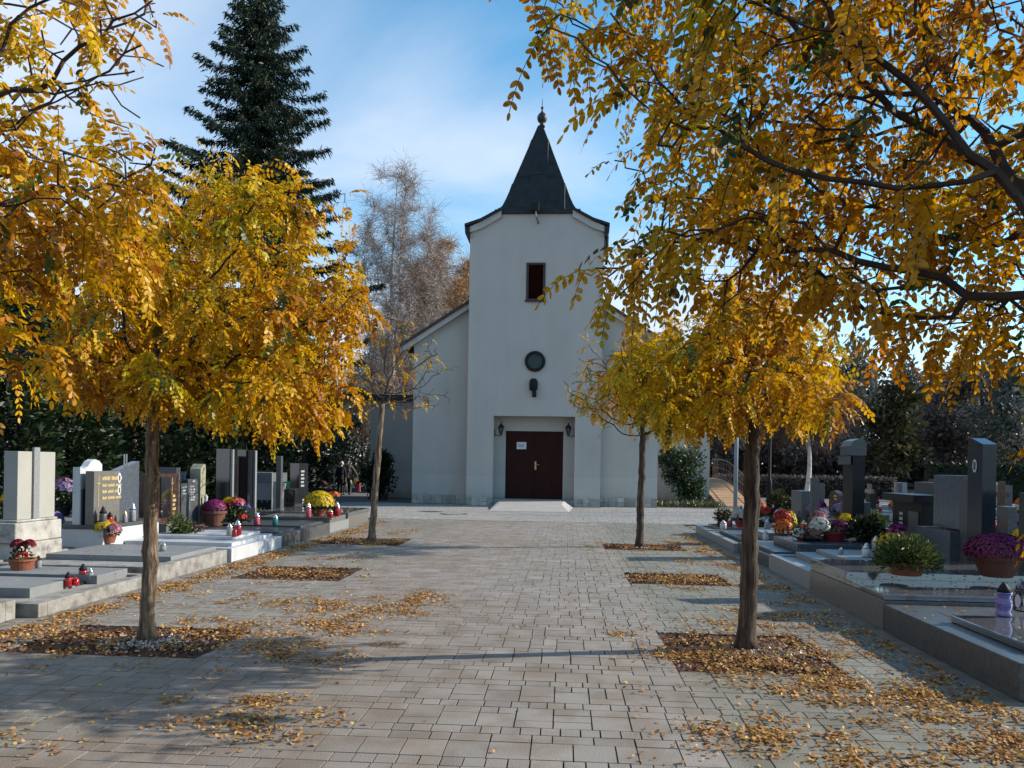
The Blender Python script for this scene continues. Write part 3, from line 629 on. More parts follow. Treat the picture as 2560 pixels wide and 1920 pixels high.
def leaf_scatter(P, z):
    n = len(P); Q = np.column_stack([P, z + 0.004 + 0.014 * rng.random(n) ** 2]); ax = rdir(n); ax[:, 2] = rng.normal(size=n) * 0.22; ax = unit(ax)
    sz = 0.023 + 0.019 * rng.random(n); b = unit(np.cross(ax, np.array([0, 0, 1.0]) + rng.normal(size=(n, 3)) * 0.35)); s = sz[:, None]
    up = np.cross(b, ax) * s; up *= np.sign(up[:, 2:3])
    cu = (rng.random((n, 1)) - 0.25) * 0.5
    L = np.stack([Q, Q + ax * s * .3 + b * s * .3 + up * cu * .5, Q + ax * s * .75 + b * s * .28 + up * cu * .5, Q + ax * s + up * cu * .4], 1)
    Rr = np.stack([Q, Q + ax * s + up * cu * .4, Q + ax * s * .75 - b * s * .28 + up * cu * .5, Q + ax * s * .3 - b * s * .3 + up * cu * .5], 1)
    for q in (L, Rr): q[:, :, 2] = np.maximum(q[:, :, 2], z + 0.002)
    t = np.clip(rng.normal(0.55, 0.24, n), 0, 1)
    return [L, Rr], [t, t]
M_FALL = leafmat('dry fallen leaf', [(0.0, (0.20, 0.07, 0.025)), (0.3, (0.46, 0.20, 0.06)), (0.6, (0.60, 0.32, 0.11)), (0.85, (0.72, 0.46, 0.18)), (1.0, (0.74, 0.52, 0.12))], trans=0.18, gloss=0.025, rough=0.5)
on = (P[:, 0] > -5.22) & (P[:, 0] < 3.16)
pl, tn = leaf_scatter(P[on], 0.0); npmesh('fallen_leaves', pl, tn, M_FALL)['kind'] = 'stuff'

# ------------------------------------------------------------------ chapel
M_PLASTER = pmat('weathered white roughcast', [(0.57, 0.55, 0.51), (0.61, 0.59, 0.548), (0.63, 0.61, 0.567)], scale=0.7, rough=0.92, bump=0.45, bscale=55, detail=9, spec=0.2)
def weather(m):
    """old plaster: faint rain streaks, a splash zone at the foot and a repainted lighter band below one metre"""
    t = m.node_tree; b = t.nodes['Principled BSDF']; col = b.inputs['Base Color'].links[0].from_socket
    tcn = nn(t, 'ShaderNodeTexCoord'); mp_ = nn(t, 'ShaderNodeMapping'); mp_.inputs['Scale'].default_value = (1.3, 1.3, 0.16); t.links.new(tcn.outputs['Object'], mp_.inputs[0])
    n1 = nn(t, 'ShaderNodeTexNoise'); n1.inputs['Scale'].default_value = 1.6; n1.inputs['Detail'].default_value = 7; t.links.new(mp_.outputs[0], n1.inputs['Vector'])
    r1 = nn(t, 'ShaderNodeValToRGB'); e = r1.color_ramp.elements; e[0].position = 0.33; e[0].color = (0.945, 0.945, 0.935, 1); e[1].position = 0.6; e[1].color = (1, 1, 1, 1); t.links.new(n1.outputs[0], r1.inputs[0])
    sz = nn(t, 'ShaderNodeSeparateXYZ'); t.links.new(tcn.outputs['Object'], sz.inputs[0])
    n2 = nn(t, 'ShaderNodeTexNoise'); n2.inputs['Scale'].default_value = 3.5; n2.inputs['Detail'].default_value = 6; t.links.new(tcn.outputs['Object'], n2.inputs['Vector'])
    zz_ = mth(t, 'ADD', sz.outputs[2], mth(t, 'MULTIPLY', n2.outputs[0], 0.5))
    r2 = nn(t, 'ShaderNodeValToRGB'); e = r2.color_ramp.elements; e[0].position = 0.05; e[0].color = (0.74, 0.72, 0.66, 1); e[1].position = 0.09; e[1].color = (1, 1, 1, 1); t.links.new(mth(t, 'DIVIDE', zz_, 8.0), r2.inputs[0])
    r3 = nn(t, 'ShaderNodeValToRGB'); r3.color_ramp.interpolation = 'CONSTANT'; e = r3.color_ramp.elements; e[0].color = (1, 1, 1, 1); e[1].position = 0.5; e[1].color = (0.93, 0.93, 0.93, 1); t.links.new(mth(t, 'DIVIDE', sz.outputs[2], 2.3), r3.inputs[0])
    for q in (r1, r2, r3):
        mm = nn(t, 'ShaderNodeMixRGB', blend_type='MULTIPLY'); mm.inputs[0].default_value = 1; t.links.new(col, mm.inputs[1]); t.links.new(q.outputs[0], mm.inputs[2]); col = mm.outputs[0]
    t.links.new(col, b.inputs['Base Color'])
weather(M_PLASTER)
M_TIN = pmat('dark green black sheet metal', [(0.012, 0.018, 0.02), (0.03, 0.038, 0.04)], scale=3, rough=0.55, metal=0.0, spec=0.25, bump=0.08, bscale=5)
M_FLAT = pmat('dark brown fascia', [(0.035, 0.022, 0.02), (0.06, 0.038, 0.034)], scale=4, rough=0.6)
M_TILE = pmat('dark roof tiles', [(0.05, 0.038, 0.033), (0.10, 0.075, 0.062)], scale=6, rough=0.85, bump=0.5, bscale=14)
M_PLINTH = pmat('rough limestone blocks', [(0.36, 0.345, 0.30), (0.58, 0.56, 0.50)], scale=5, rough=0.9, bump=0.5, bscale=30, tint=0.3)
M_DOOR = pmat('dark mahogany door', [(0.022, 0.0045, 0.0035), (0.045, 0.009, 0.006)], scale=3, rough=0.55, stretch=(6, 6, 0.6), bump=0.05, spec=0.15)
M_BLACK = pmat('black painted iron', [(0.012, 0.012, 0.013), (0.03, 0.03, 0.03)], scale=8, rough=0.6, spec=0.15)
M_GLASSD = pmat('dull teal glass', [(0.03, 0.055, 0.06), (0.05, 0.08, 0.085)], scale=3, rough=0.3, spec=0.2)
ch = thing('chapel', 'small white chapel with square tower and dark pointed spire at the end of the path', 'chapel', (-1.24, 30.5, 0))
X0, X1, F0, D1 = -3.84, 1.36, 30.5, 34.2          # tower
RX0, RX1, RZ, DZ = -2.81, 0.35, 3.5, 31.3          # door recess
GX0, GX1, GT_ = -2.62, 0.14, 11.36                  # flat top of the tower gable
WZ = 10.58
m = MB()
def facade(m, y):
    wx0, wx1, wz0, wz1 = -1.60, -0.90, 7.98, 9.43
    m.add([(X0, y, 0), (RX0, y, 0), (RX0, y, RZ), (X0, y, RZ)], [(0, 1, 2, 3)]); m.add([(RX1, y, 0), (X1, y, 0), (X1, y, RZ), (RX1, y, RZ)], [(0, 1, 2, 3)])
    m.add([(X0, y, RZ), (RX0, y, RZ), (RX1, y, RZ), (X1, y, RZ), (X1, y, wz0), (wx1, y, wz0), (wx0, y, wz0), (X0, y, wz0)], [tuple(range(8))])
    m.add([(X0, y, wz0), (wx0, y, wz0), (wx0, y, wz1), (X0, y, wz1)], [(0, 1, 2, 3)]); m.add([(wx1, y, wz0), (X1, y, wz0), (X1, y, wz1), (wx1, y, wz1)], [(0, 1, 2, 3)])
    m.add([(X0, y, wz1), (wx0, y, wz1), (wx1, y, wz1), (X1, y, wz1), (X1, y, WZ), (GX1, y, GT_), (GX0, y, GT_), (X0, y, WZ)], [tuple(range(8))])
    m.box(wx0 - .001, wx1 + .001, y + 0.25, y + 0.3, wz0, wz1)
    for a, b in (((wx0, wz0), (wx0, wz1)), ((wx1, wz1), (wx1, wz0)), ((wx0, wz1), (wx1, wz1)), ((wx1, wz0), (wx0, wz0))):
        m.add([(a[0], y, a[1]), (b[0], y, b[1]), (b[0], y + 0.26, b[1]), (a[0], y + 0.26, a[1])], [(0, 1, 2, 3)])
facade(m, F0)
# recess walls, ceiling, back wall round the door
DX0, DX1, DH0, DH1 = -2.38, -0.09, 0.26, 2.95
m.add([(RX0, F0, 0), (RX0, DZ, 0), (RX0, DZ, RZ), (RX0, F0, RZ)], [(0, 1, 2, 3)]); m.add([(RX1, DZ, 0), (RX1, F0, 0), (RX1, F0, RZ), (RX1, DZ, RZ)], [(0, 1, 2, 3)])
m.add([(RX0, F0, RZ), (RX0, DZ, RZ), (RX1, DZ, RZ), (RX1, F0, RZ)], [(0, 1, 2, 3)])
m.add([(RX0, DZ, 0), (DX0, DZ, 0), (DX0, DZ, DH1), (RX0, DZ, DH1)], [(0, 1, 2, 3)]); m.add([(DX1, DZ, 0), (RX1, DZ, 0), (RX1, DZ, DH1), (DX1, DZ, DH1)], [(0, 1, 2, 3)])
m.add([(RX0, DZ, DH1), (DX0, DZ, DH1), (DX1, DZ, DH1), (RX1, DZ, DH1), (RX1, DZ, RZ), (RX0, DZ, RZ)], [tuple(range(6))])
m.add([(X1, F0, 0), (X1, D1, 0), (X1, D1, WZ), (X1, F0, WZ)], [(0, 1, 2, 3)]); m.add([(X0, D1, 0), (X0, F0, 0), (X0, F0, WZ), (X0, D1, WZ)], [(0, 1, 2, 3)])
m.add([(X1, D1, 6), (X0, D1, 6), (X0, D1, WZ), (GX0, D1, GT_), (GX1, D1, GT_), (X1, D1, WZ)], [tuple(range(6))])
m.build('tower', M_PLASTER, ch)
# nave behind, a gable as wide as the two side walls
NX0, NX1, NF, NB, NE, NR = -6.16, 3.64, 31.42, 37.5, 6.42, 10.0
m = MB(); cxn = (NX0 + NX1) / 2; k = (9.05 - NE) / (cxn - NX0); NR = NE + (7.84 - NE) / (2.2) * (cxn - NX0)
m.add([(NX0, NF, 0), (X0 - .002, NF, 0), (X0 - .002, NF, NE + (NR - NE) * (X0 - NX0) / (cxn - NX0)), (NX0, NF, NE)], [(0, 1, 2, 3)])
m.add([(X1 + .002, NF, 0), (NX1, NF, 0), (NX1, NF, NE), (X1 + .002, NF, NE + (NR - NE) * (NX1 - X1) / (NX1 - cxn))], [(0, 1, 2, 3)])
m.add([(X0, D1 + .01, 6), (X1, D1 + .01, 6), (X1, D1 + .01, NE + (NR - NE) * (NX1 - X1) / (NX1 - cxn)), (cxn, D1 + .01, NR), (X0, D1 + .01, NE + (NR - NE) * (X0 - NX0) / (cxn - NX0))], [tuple(range(5))])
m.add([(NX0, NB, 0), (NX0, NF, 0), (NX0, NF, NE), (NX0, NB, NE)], [(0, 1, 2, 3)]); m.add([(NX1, NF, 0), (NX1, NB, 0), (NX1, NB, NE), (NX1, NF, NE)], [(0, 1, 2, 3)])
m.add([(NX1, NB, 0), (NX0, NB, 0), (NX0, NB, NE), (cxn, NB, NR), (NX1, NB, NE)], [tuple(range(5))])
m.build('nave', M_PLASTER, ch)
# nave roof: a slab on each side with a pale verge board in front
sl_ = (NR - NE) / (cxn - NX0); ov = 0.5
for sg, xe, xt in ((-1, NX0, X0), (1, NX1, X1)):
    m = MB(); vb = MB(); xo = xe + sg * ov; zo = NE - sl_ * ov
    zt = NE + sl_ * abs(xt - xe)
    m.prism([(xo, zo + 0.16), (xt, zt + 0.16), (xt, zt + 0.28), (xo, zo + 0.28)], 'y', NF - 0.34, D1 + 0.02)
    m.prism([(xo, zo + 0.16), (cxn, NR + 0.16), (cxn, NR + 0.28), (xo, zo + 0.28)], 'y', D1 + 0.02, NB + 0.4)
    vb.prism([(xo, zo - 0.08), (xt, zt - 0.06), (xt, zt + 0.157), (xo, zo + 0.157)], 'y', NF - 0.26, NF - 0.002)
    m.build('nave_roof', M_TILE, ch); vb.build('verge_board', M_PLASTER, ch)
# flat roofed annexes left and right
MB().box(-9.04, NX0 - .002, 36, 37.2, 0, 4.5).build('annex', M_PLASTER, ch); MB().box(NX1 + .002, 6.5, 36, 44, 0, 4.55).build('annex', M_PLASTER, ch)
MB().box(-9.5, NX0 - .004, 35.7, 37.4, 4.503, 4.74).build('annex_roof', M_FLAT, ch); MB().box(NX1 + .004, 6.85, 35.7, 44.3, 4.553, 4.78).build('annex_roof', M_FLAT, ch)
# tower roof: gable shoulders, dark sheet over a pale verge, and the flared spire
for sg, xe, xt in ((-1, X0, GX0), (1, X1, GX1)):
    m = MB(); v = MB(); xo = xe + sg * 0.2; s_ = (GT_ - WZ) / abs(xt - xe); xf = xe - sg * 0.42
    zf = WZ + s_ * 0.42 + 0.12
    m.prism([(xo, WZ + 0.24), (xf, zf + 0.05), (xt, GT_ + 0.10), (xt, GT_ + 0.20), (xf, zf + 0.16), (xo, WZ + 0.34)] , 'y', F0 - 0.22, D1 + 0.2)
    v.prism([(xe + sg * 0.04, WZ + 0.02), (xf, zf - 0.22), (xt, GT_ - 0.16), (xt, GT_ + 0.097), (xf, zf + 0.047), (xe + sg * 0.04, WZ + 0.237)], 'y', F0 - 0.12, F0 - 0.003)
    m.prism([(xo, WZ + 0.237), (xo - sg * 0.02, WZ - 0.02), (xe + sg * 0.003, WZ - 0.16), (xe + sg * 0.003, WZ + 0.237)], 'y', F0 - 0.16, D1 + 0.15)
    m.build('tower_roof', M_TIN, ch); v.build('tower_verge', M_PLASTER, ch)
MB().tube([(X1 + 0.12, F0 + 0.1, 10.5), (X1 + 0.12, F0 + 0.1, 9.9), (X1 + 0.10, F0 + 0.12, 9.4)], [0.07, 0.06, 0.05], 8).build('downpipe', M_TIN, ch, smooth=True)
sx, sy = -1.22, 32.05
m = MB(); prof = [(1.52, 11.50), (1.37, 11.78), (1.25, 12.08), (0.10, 15.40)]
q = lambda r, z: [(sx - r, sy - r, z), (sx + r, sy - r, z), (sx + r, sy + r, z), (sx - r, sy + r, z)]
for (r0, z0), (r1, z1) in zip(prof, prof[1:]): m.add(q(r0, z0) + q(r1, z1), [(0, 1, 5, 4), (1, 2, 6, 5), (2, 3, 7, 6), (3, 0, 4, 7)])
spi = None
for sd_ in range(4):                              # standing seams on each face
    for f in (-0.68, -0.22, 0.22, 0.68):
        pts = []
        for r, z in prof:
            w = f * 1.52
            if abs(w) > r - 0.03: 
                pr, pz = pts[-1][2], pts[-1][1] if pts else (r, z)
                break
            pts.append((w, z, r))
        if len(pts) < len(prof) and pts:
            (r0, z0), (r1, z1) = prof[len(pts) - 1], prof[len(pts)]
            tt = (r0 - abs(w)) / (r0 - r1); pts.append((w, z0 + (z1 - z0) * tt, abs(w)))
        P3 = []
        for w_, z, r in pts:
            x, y = (w_, -r - 0.006)
            for _ in range(sd_): x, y = -y, x
            P3.append((sx + x, sy + y, z))
        if len(P3) > 1: m.tube(P3, 0.016, 4)
m.tube([(sx - .72, sy - 0.93, 13.05), (sx - .23, sy - 0.93, 13.05)], 0.008, 4); m.tube([(sx - .22, sy - 0.90, 13.12), (sx + .22, sy - 0.90, 13.12)], 0.008, 4); m.tube([(sx + .23, sy - 0.93, 13.05), (sx + .72, sy - 0.93, 13.05)], 0.008, 4)
spire = m.build('spire', M_TIN, ch)
MB().box(sx - 1.66, sx + 1.66, sy - 1.66, sy + 1.66, 11.34, 11.497).build('spire_eaves', M_TIN, ch)
MB().lathe((sx + 0.06, sy, 15.38), [(0.13, 0), (0.10, 0.1), (0.09, 0.16), (0.17, 0.22), (0.205, 0.34), (0.2, 0.42), (0.13, 0.54), (0.05, 0.6), (0.03, 0.72), (0.06, 0.76), (0.06, 0.80), (0.015, 0.84), (0.01, 1.15), (0.0, 1.16)], 16).build('finial_ball', pmat('tarnished copper', [(0.02, 0.02, 0.023), (0.05, 0.048, 0.046)], rough=0.5, metal=0.2), spire, smooth=True)
# windows
w = MB(); w.box(-1.62, -1.53, F0 - 0.03, F0 + 0.2, 7.98, 9.45); w.box(-0.97, -0.88, F0 - 0.03, F0 + 0.2, 7.98, 9.45); w.box(-1.527, -0.973, F0 - 0.03, F0 + 0.2, 9.37, 9.45); w.box(-1.527, -0.973, F0 - 0.03, F0 + 0.2, 7.98, 8.05); w.box(-1.66, -0.84, F0 - 0.1, F0 - 0.033, 7.93, 7.99)
lw = w.build('belfry_window', M_FLAT, ch); w = MB()
for i in range(16): w.obox((-1.25, F0 + 0.06, 8.1 + i * 0.081), 0.274, 0.05, 0.008, rx=R(-35))
w.build('louvre', M_DOOR, lw)
rw = MB(); n = 36
prof = [(0.40, -0.005), (0.40, -0.09), (0.36, -0.11), (0.31, -0.11), (0.28, -0.05)]; cz = 5.62; vs = []; fs = []
for r, dy in prof:
    for k in range(n): vs.append((-1.23 + r * cos(2 * pi * k / n), F0 + dy, cz + r * sin(2 * pi * k / n)))
for i in range(len(prof) - 1):
    for k in range(n): fs.append((i * n + k, i * n + (k + 1) % n, (i + 1) * n + (k + 1) % n, (i + 1) * n + k))
rw.add(vs, fs); rwo = rw.build('round_window', M_BLACK, ch, smooth=False)
MB().add([(-1.23 + 0.285 * cos(2 * pi * k / n), F0 - 0.04, cz + 0.285 * sin(2 * pi * k / n)) for k in range(n)], [tuple(range(n))]).build('pane', M_GLASSD, rwo)
# plinth stones
def plinth(x0, x1, y, h):
    x = x0; m = MB()
    while x < x1 - 0.02:
        w_ = min(random.uniform(0.18, 0.5), x1 - x)
        if x1 - x - w_ < 0.12: w_ = x1 - x
        if random.random() < 0.35: m.box(x + .006, x + w_ - .006, y - 0.035, y + 0.05, 0, h * 0.5 - .006); m.box(x + .006, x + w_ - .006, y - 0.04, y + 0.05, h * 0.5 + .006, h)
        else: m.box(x + .006, x + w_ - .006, y - 0.035 - random.random() * 0.012, y + 0.05, 0, h)
        x += w_
    pl0 = m.build('plinth', M_PLINTH, ch); MB().box(x0 + .002, x1 - .002, y - 0.018, y - .001, 0, h - .004).build('mortar', M_JOINT, pl0)
plinth(X0, RX0, F0, 0.32); plinth(RX1, X1, F0, 0.32); plinth(NX0, X0, NF, 0.34); plinth(X1, NX1, NF, 0.34)
# door with two leaves, handle
dr = MB(); dr.box(DX0, DX1, DZ + 0.02, DZ + 0.09, DH0, DH1)
for a, b in ((DX0, -1.24), (-1.228, DX1)):
    for z0, z1 in ((0.45, 1.15), (1.3, 2.05), (2.2, 2.8)): dr.box(a + 0.16, b - 0.16, DZ - 0.003, DZ + 0.018, z0, z1)
    dr.box(a + 0.02, b - 0.004, DZ + 0.005, DZ + 0.0195, DH0 + .02, DH1 - 0.02)
door = dr.build('door', M_DOOR, ch, bevel=0.006)
m = MB(); m.box(-1.215, -1.145, DZ - 0.03, DZ - 0.004, 1.42, 1.75); m.tube([(-1.18, DZ - 0.03, 1.62), (-1.18, DZ - 0.08, 1.62), (-1.02, DZ - 0.085, 1.62)], 0.014, 8)
m.build('handle', pmat('brushed brass', [(0.55, 0.42, 0.26)], rough=0.35, metal=0.9), door)
# entrance ramp: hipped concrete platform
m = MB(); m.box(RX0 + .003, RX1 - .003, F0 - 0.0, DZ + 0.02, 0, 0.255); m.build('threshold', M_CONC, ch)
m = MB(); zt_ = 0.17
a = [(RX0 + .05, F0 - .05, 0), (RX1 - .02, F0 - .05, 0), (0.14, 27.2, 0), (-2.62, 27.2, 0)]; b = [(RX0 + .3, F0 - .05, 0.252), (RX1 - .35, F0 - .05, 0.252), (-0.12, 28.95, zt_), (-2.42, 28.95, zt_)]
m.add(a + b, [(4, 5, 6, 7)[::-1], (0, 1, 5, 4), (1, 2, 6, 5), (2, 3, 7, 6), (3, 0, 4, 7)]); m.v = m.v; 
m.build('entrance_ramp', pmat('pale concrete ramp', [(0.40, 0.38, 0.36), (0.50, 0.48, 0.45)], scale=3, rough=0.85, bump=0.25, bscale=50), ch)
# things fixed to the facade
def wall_lantern(x, sgn, label):
    t = thing('wall_lantern', label, 'lantern', (x, 30.95, 2.75), 'black lanterns in the chapel porch')
    wx = x + sgn * 0.25
    m = MB(); m.box(min(wx, wx - sgn * 0.02), max(wx, wx - sgn * 0.02), 30.90, 31.0, 2.72, 2.98); m.tube([(wx - sgn * .02, 30.95, 2.8), (wx - sgn * .1, 30.95, 2.74), (x + sgn * .02, 30.95, 2.76), (x, 30.95, 2.82)], 0.014, 6); m.build('bracket', M_BLACK, t)
    m = MB(); m.lathe((x, 30.95, 2.80), [(0.0, -0.07), (0.02, -0.04), (0.045, 0.0), (0.05, 0.03)], 6); m.lathe((x, 30.95, 3.06), [(0.125, 0.0), (0.12, 0.03), (0.06, 0.12), (0.02, 0.16), (0.025, 0.19), (0.0, 0.25)], 6)
    for k in range(6): a = 2 * pi * k / 6; m.tube([(x + 0.05 * cos(a), 30.95 + 0.05 * sin(a), 2.83), (x + 0.098 * cos(a), 30.95 + 0.098 * sin(a), 3.06)], 0.009, 4)
    m.build('cap', M_BLACK, t)
    MB().lathe((x, 30.95, 2.83), [(0.044, 0), (0.09, 0.23)], 6).build('glass', pmat('smoked lantern glass', [(0.10, 0.11, 0.115), (0.15, 0.16, 0.16)], rough=0.15), t)
wall_lantern(-2.55, -1, 'black iron lantern in the porch on the side nearer the bare tree')
wall_lantern(0.10, 1, 'black iron lantern in the porch on the side nearer the ramp')
t = thing('wall_lamp', 'black cobra head lamp fixed to the facade under the round window', 'lamp', (-1.27, F0, 4.27))
m = MB(); m.lathe((-1.27, F0 - 0.14, 4.45), [(0.05, 0), (0.155, 0.06), (0.165, 0.3), (0.15, 0.42), (0.09, 0.49), (0.0, 0.5)], 14, 1, 0.7); m.build('hood', M_BLACK, t, smooth=True)
m = MB(); m.box(-1.32, -1.16, F0 - 0.2, F0 - 0.002, 4.24, 4.46); m.build('mount', M_BLACK, t, bevel=0.01)
t = thing('floodlight', 'small dark floodlight hanging under the spire eaves', 'floodlight', (-1.3, F0 - 0.3, 11.0))
m = MB(); m.box(-1.46, -1.16, F0 - 0.42, F0 - 0.2, 11.35, 11.66); m.build('housing', M_BLACK, t, bevel=0.02); m = MB(); m.tube([(-1.28, F0 - 0.31, 11.36), (-1.26, F0 - 0.28, 11.15), (-1.2, F0 - .1, 11.0), (-1.18, F0, 10.98)], 0.035, 6); m.build('arm', pmat('grey metal', [(0.3, 0.3, 0.31)], rough=0.4, metal=0.6), t)
t = thing('paper_notice', 'white paper notice with two printed lines pinned to the door', 'notice', (-1.77, DZ - 0.006, 2.2))
MB().box(-1.94, -1.56, DZ - 0.0085, DZ - 0.005, 2.23, 2.51).build('sheet', pmat('white paper', [(0.8, 0.8, 0.82)], rough=0.8), t)
for i, (z, n) in enumerate(((2.385, 9), (2.325, 8))):
    m = MB()
    for k in range(n): m.box(-1.87 + k * 0.027, -1.87 + k * 0.027 + 0.019, DZ - 0.0105, DZ - 0.009, z, z + 0.026 + 0.008 * (k % 3 == 0))
    m.build('text_line', pmat('black ink', [(0.06, 0.06, 0.08)], rough=0.8), t)
# manhole in the forecourt
t = thing('manhole_cover', 'round manhole cover with a pale centre in the forecourt paving', 'manhole', (-3.53, 24.95, -0.01))
MB().lathe((-3.53, 24.95, -0.015), [(0.46, 0), (0.46, 0.018), (0.31, 0.019)], 28).build('rim', pmat('rusty iron', [(0.07, 0.045, 0.03), (0.12, 0.09, 0.07)], rough=0.8), t)
MB().lathe((-3.53, 24.95, -0.015), [(0.305, 0.0), (0.305, 0.02), (0.0, 0.0205)], 28).build('lid', M_CONC, t)

# ------------------------------------------------------------------ wheelchair ramp with railing
M_RAMP = pmat('tan ramp paving', [(0.50, 0.29, 0.15), (0.58, 0.35, 0.20)], scale=2, rough=0.85, bump=0.2, bscale=60)
ra = thing('wheelchair_ramp', 'tan paved ramp climbing along the right annex wall', 'ramp', (7.2, 34.2, 0))
ys = [33.6, 35, 36.5, 38, 39, 40, 41, 43]; zs = [0.0, 0.22, 0.5, 0.78, 0.93, 1.01, 1.05, 1.07]
m = MB(); vs = []
def rx(i): return 7.95 if i else 7.95
for y_, z_ in zip(ys, zs): vs += [(6.54, y_, z_), (7.95, y_, z_), (6.54, y_, -0.05), (7.95, y_, -0.05)]
fs = []
for i in range(len(ys) - 1): a = 4 * i; fs += [(a, a + 1, a + 5, a + 4), (a + 1, a + 3, a + 7, a + 5), (a + 2, a, a + 4, a + 6)]
m.add(vs, fs); m.build('deck', M_RAMP, ra)
m = MB()
for i in range(1, 18):
    y_ = 33.9 + i * 0.5; z_ = np.interp(y_, ys, zs); m.box(6.56, 7.93, y_ - 0.008, y_ + 0.008, z_ + 0.001, z_ + 0.006)
m.build('joint', pmat('brown joints', [(0.26, 0.15, 0.09)], rough=0.9), ra)
M_RAIL = pmat('rust brown railing paint', [(0.13, 0.075, 0.06), (0.18, 0.11, 0.09)], rough=0.6)
rl = thing('ramp_railing', 'brown metal railing with thin balusters along the tan ramp', 'railing', (7.9, 34.2, 0))
yy = np.linspace(33.7, 42.8, 24); zz = np.interp(yy, ys, zs)
for h_ in (0.12, 0.55, 1.0): MB().tube([(7.9, a, b + h_) for a, b in zip(yy, zz)], 0.028 if h_ > .9 else 0.02, 6).build('rail', M_RAIL, rl)
for i in range(0, 24): MB().tube([(7.9, yy[i], zz[i] - 0.02), (7.9, yy[i], zz[i] + (1.0 if i else 1.0))], 0.022 if i % 4 == 0 else 0.011, 6).build('baluster', M_RAIL, rl)
# ------------------------------------------------------------------ poles
t = thing('utility_pole', 'plain blue grey pole beside the ramp foot', 'pole', G(1838, 1290)); b = G(1838, 1290)
MB().tube([b, (b[0], b[1], 2.2), (b[0] + 0.02, b[1], 4.1)], [0.07, 0.068, 0.062], 12).build('post', pmat('blue grey paint', [(0.22, 0.27, 0.33), (0.28, 0.33, 0.39)], rough=0.5), t, smooth=True)
MB().lathe((b[0] + 0.02, b[1], 4.1), [(0.066, 0), (0.066, 0.03), (0.02, 0.06), (0, 0.065)], 12).build('cap', M_BLACK, t)
b = G(1922, 1283); t = thing('street_lamp', 'tall black lamp post with a flat disc head among the right graves', 'street lamp', b)
MB().lathe(b, [(0.1, 0), (0.1, 1.15), (0.085, 1.2), (0.058, 1.25), (0.05, 4.0), (0.04, 6.1)], 12).build('post', M_BLACK, t, smooth=True)
MB().lathe((b[0], b[1], 6.05), [(0.05, 0), (0.10, 0.06), (0.36, 0.12), (0.38, 0.17), (0.30, 0.22), (0.0, 0.26)], 20).build('lamp_head', pmat('pale lamp housing', [(0.5, 0.5, 0.52)], rough=0.35), t, smooth=True)
m = MB(); m.lathe((b[0], b[1], 2.95), [(0.075, 0), (0.075, 0.1)], 10); m.build('clamp', pmat('steel band', [(0.6, 0.6, 0.62)], rough=0.35, metal=0.7), t)
# two thin wires behind the trees
for dz, lab in ((0, 'upper of two thin overhead wires right of the tower'), (-0.75, 'lower of two thin overhead wires right of the tower')):
    pts = [(x_, 70, 19.6 + dz - 0.025 * x_ + 0.0006 * (x_ - 20) ** 2) for x_ in np.linspace(-6, 60, 14)]
    tag(MB().tube(pts, 0.022, 4).build('overhead_wire', M_BLACK), lab, 'wire', 'overhead wires')

# ------------------------------------------------------------------ background planting
M_FDARK = leafmat('dark evergreen foliage', [(0, (0.008, 0.016, 0.006)), (0.6, (0.022, 0.042, 0.014)), (1, (0.05, 0.075, 0.022))], trans=0.15, gloss=0.03)
M_FGREEN = leafmat('green shrub foliage', [(0, (0.015, 0.035, 0.012)), (0.6, (0.045, 0.085, 0.03)), (1, (0.10, 0.15, 0.06))], trans=0.22, gloss=0.06)
M_FOLIVE = leafmat('olive autumn foliage', [(0, (0.03, 0.032, 0.012)), (0.5, (0.08, 0.08, 0.028)), (1, (0.17, 0.14, 0.05))], trans=0.2, gloss=0.03)
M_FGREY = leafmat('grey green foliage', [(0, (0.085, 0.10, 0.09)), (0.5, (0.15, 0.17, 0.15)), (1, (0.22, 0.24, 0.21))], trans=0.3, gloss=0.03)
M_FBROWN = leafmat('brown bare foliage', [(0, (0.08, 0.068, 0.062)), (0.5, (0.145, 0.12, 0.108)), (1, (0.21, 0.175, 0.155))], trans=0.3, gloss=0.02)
def clump(P, r, n, size, mat_wid=0.5, k=4, up=0.1, bias=0.5):
    """n leaves spread through an uneven blob made of several lobes."""
    P = np.array(P, float); r = np.array(r, float); nl = 9; lob = rdir(nl) * (rng.random((nl, 1)) ** 0.6) * 0.72
    lob = np.concatenate([lob, np.zeros((2, 3))]); lr = 0.28 + 0.3 * rng.random(len(lob)); lr[-2:] = 0.55
    w = rng.choice(len(lob), n); q = lob[w] + rdir(n) * (rng.random((n, 1)) ** bias) * lr[w][:, None]
    d = unit(q + 1e-6); pts = P + q * r
    s = size * (0.6 + 0.8 * rng.random(n)); ax = d + rdir(n, up) * 0.9
    t = np.clip(0.5 + 0.22 * rng.normal(size=n) + 0.25 * (rng.random(len(lob))[w] - 0.5), 0, 1)
    return pts, leaves_at(pts, ax, s, mat_wid, k=k), t
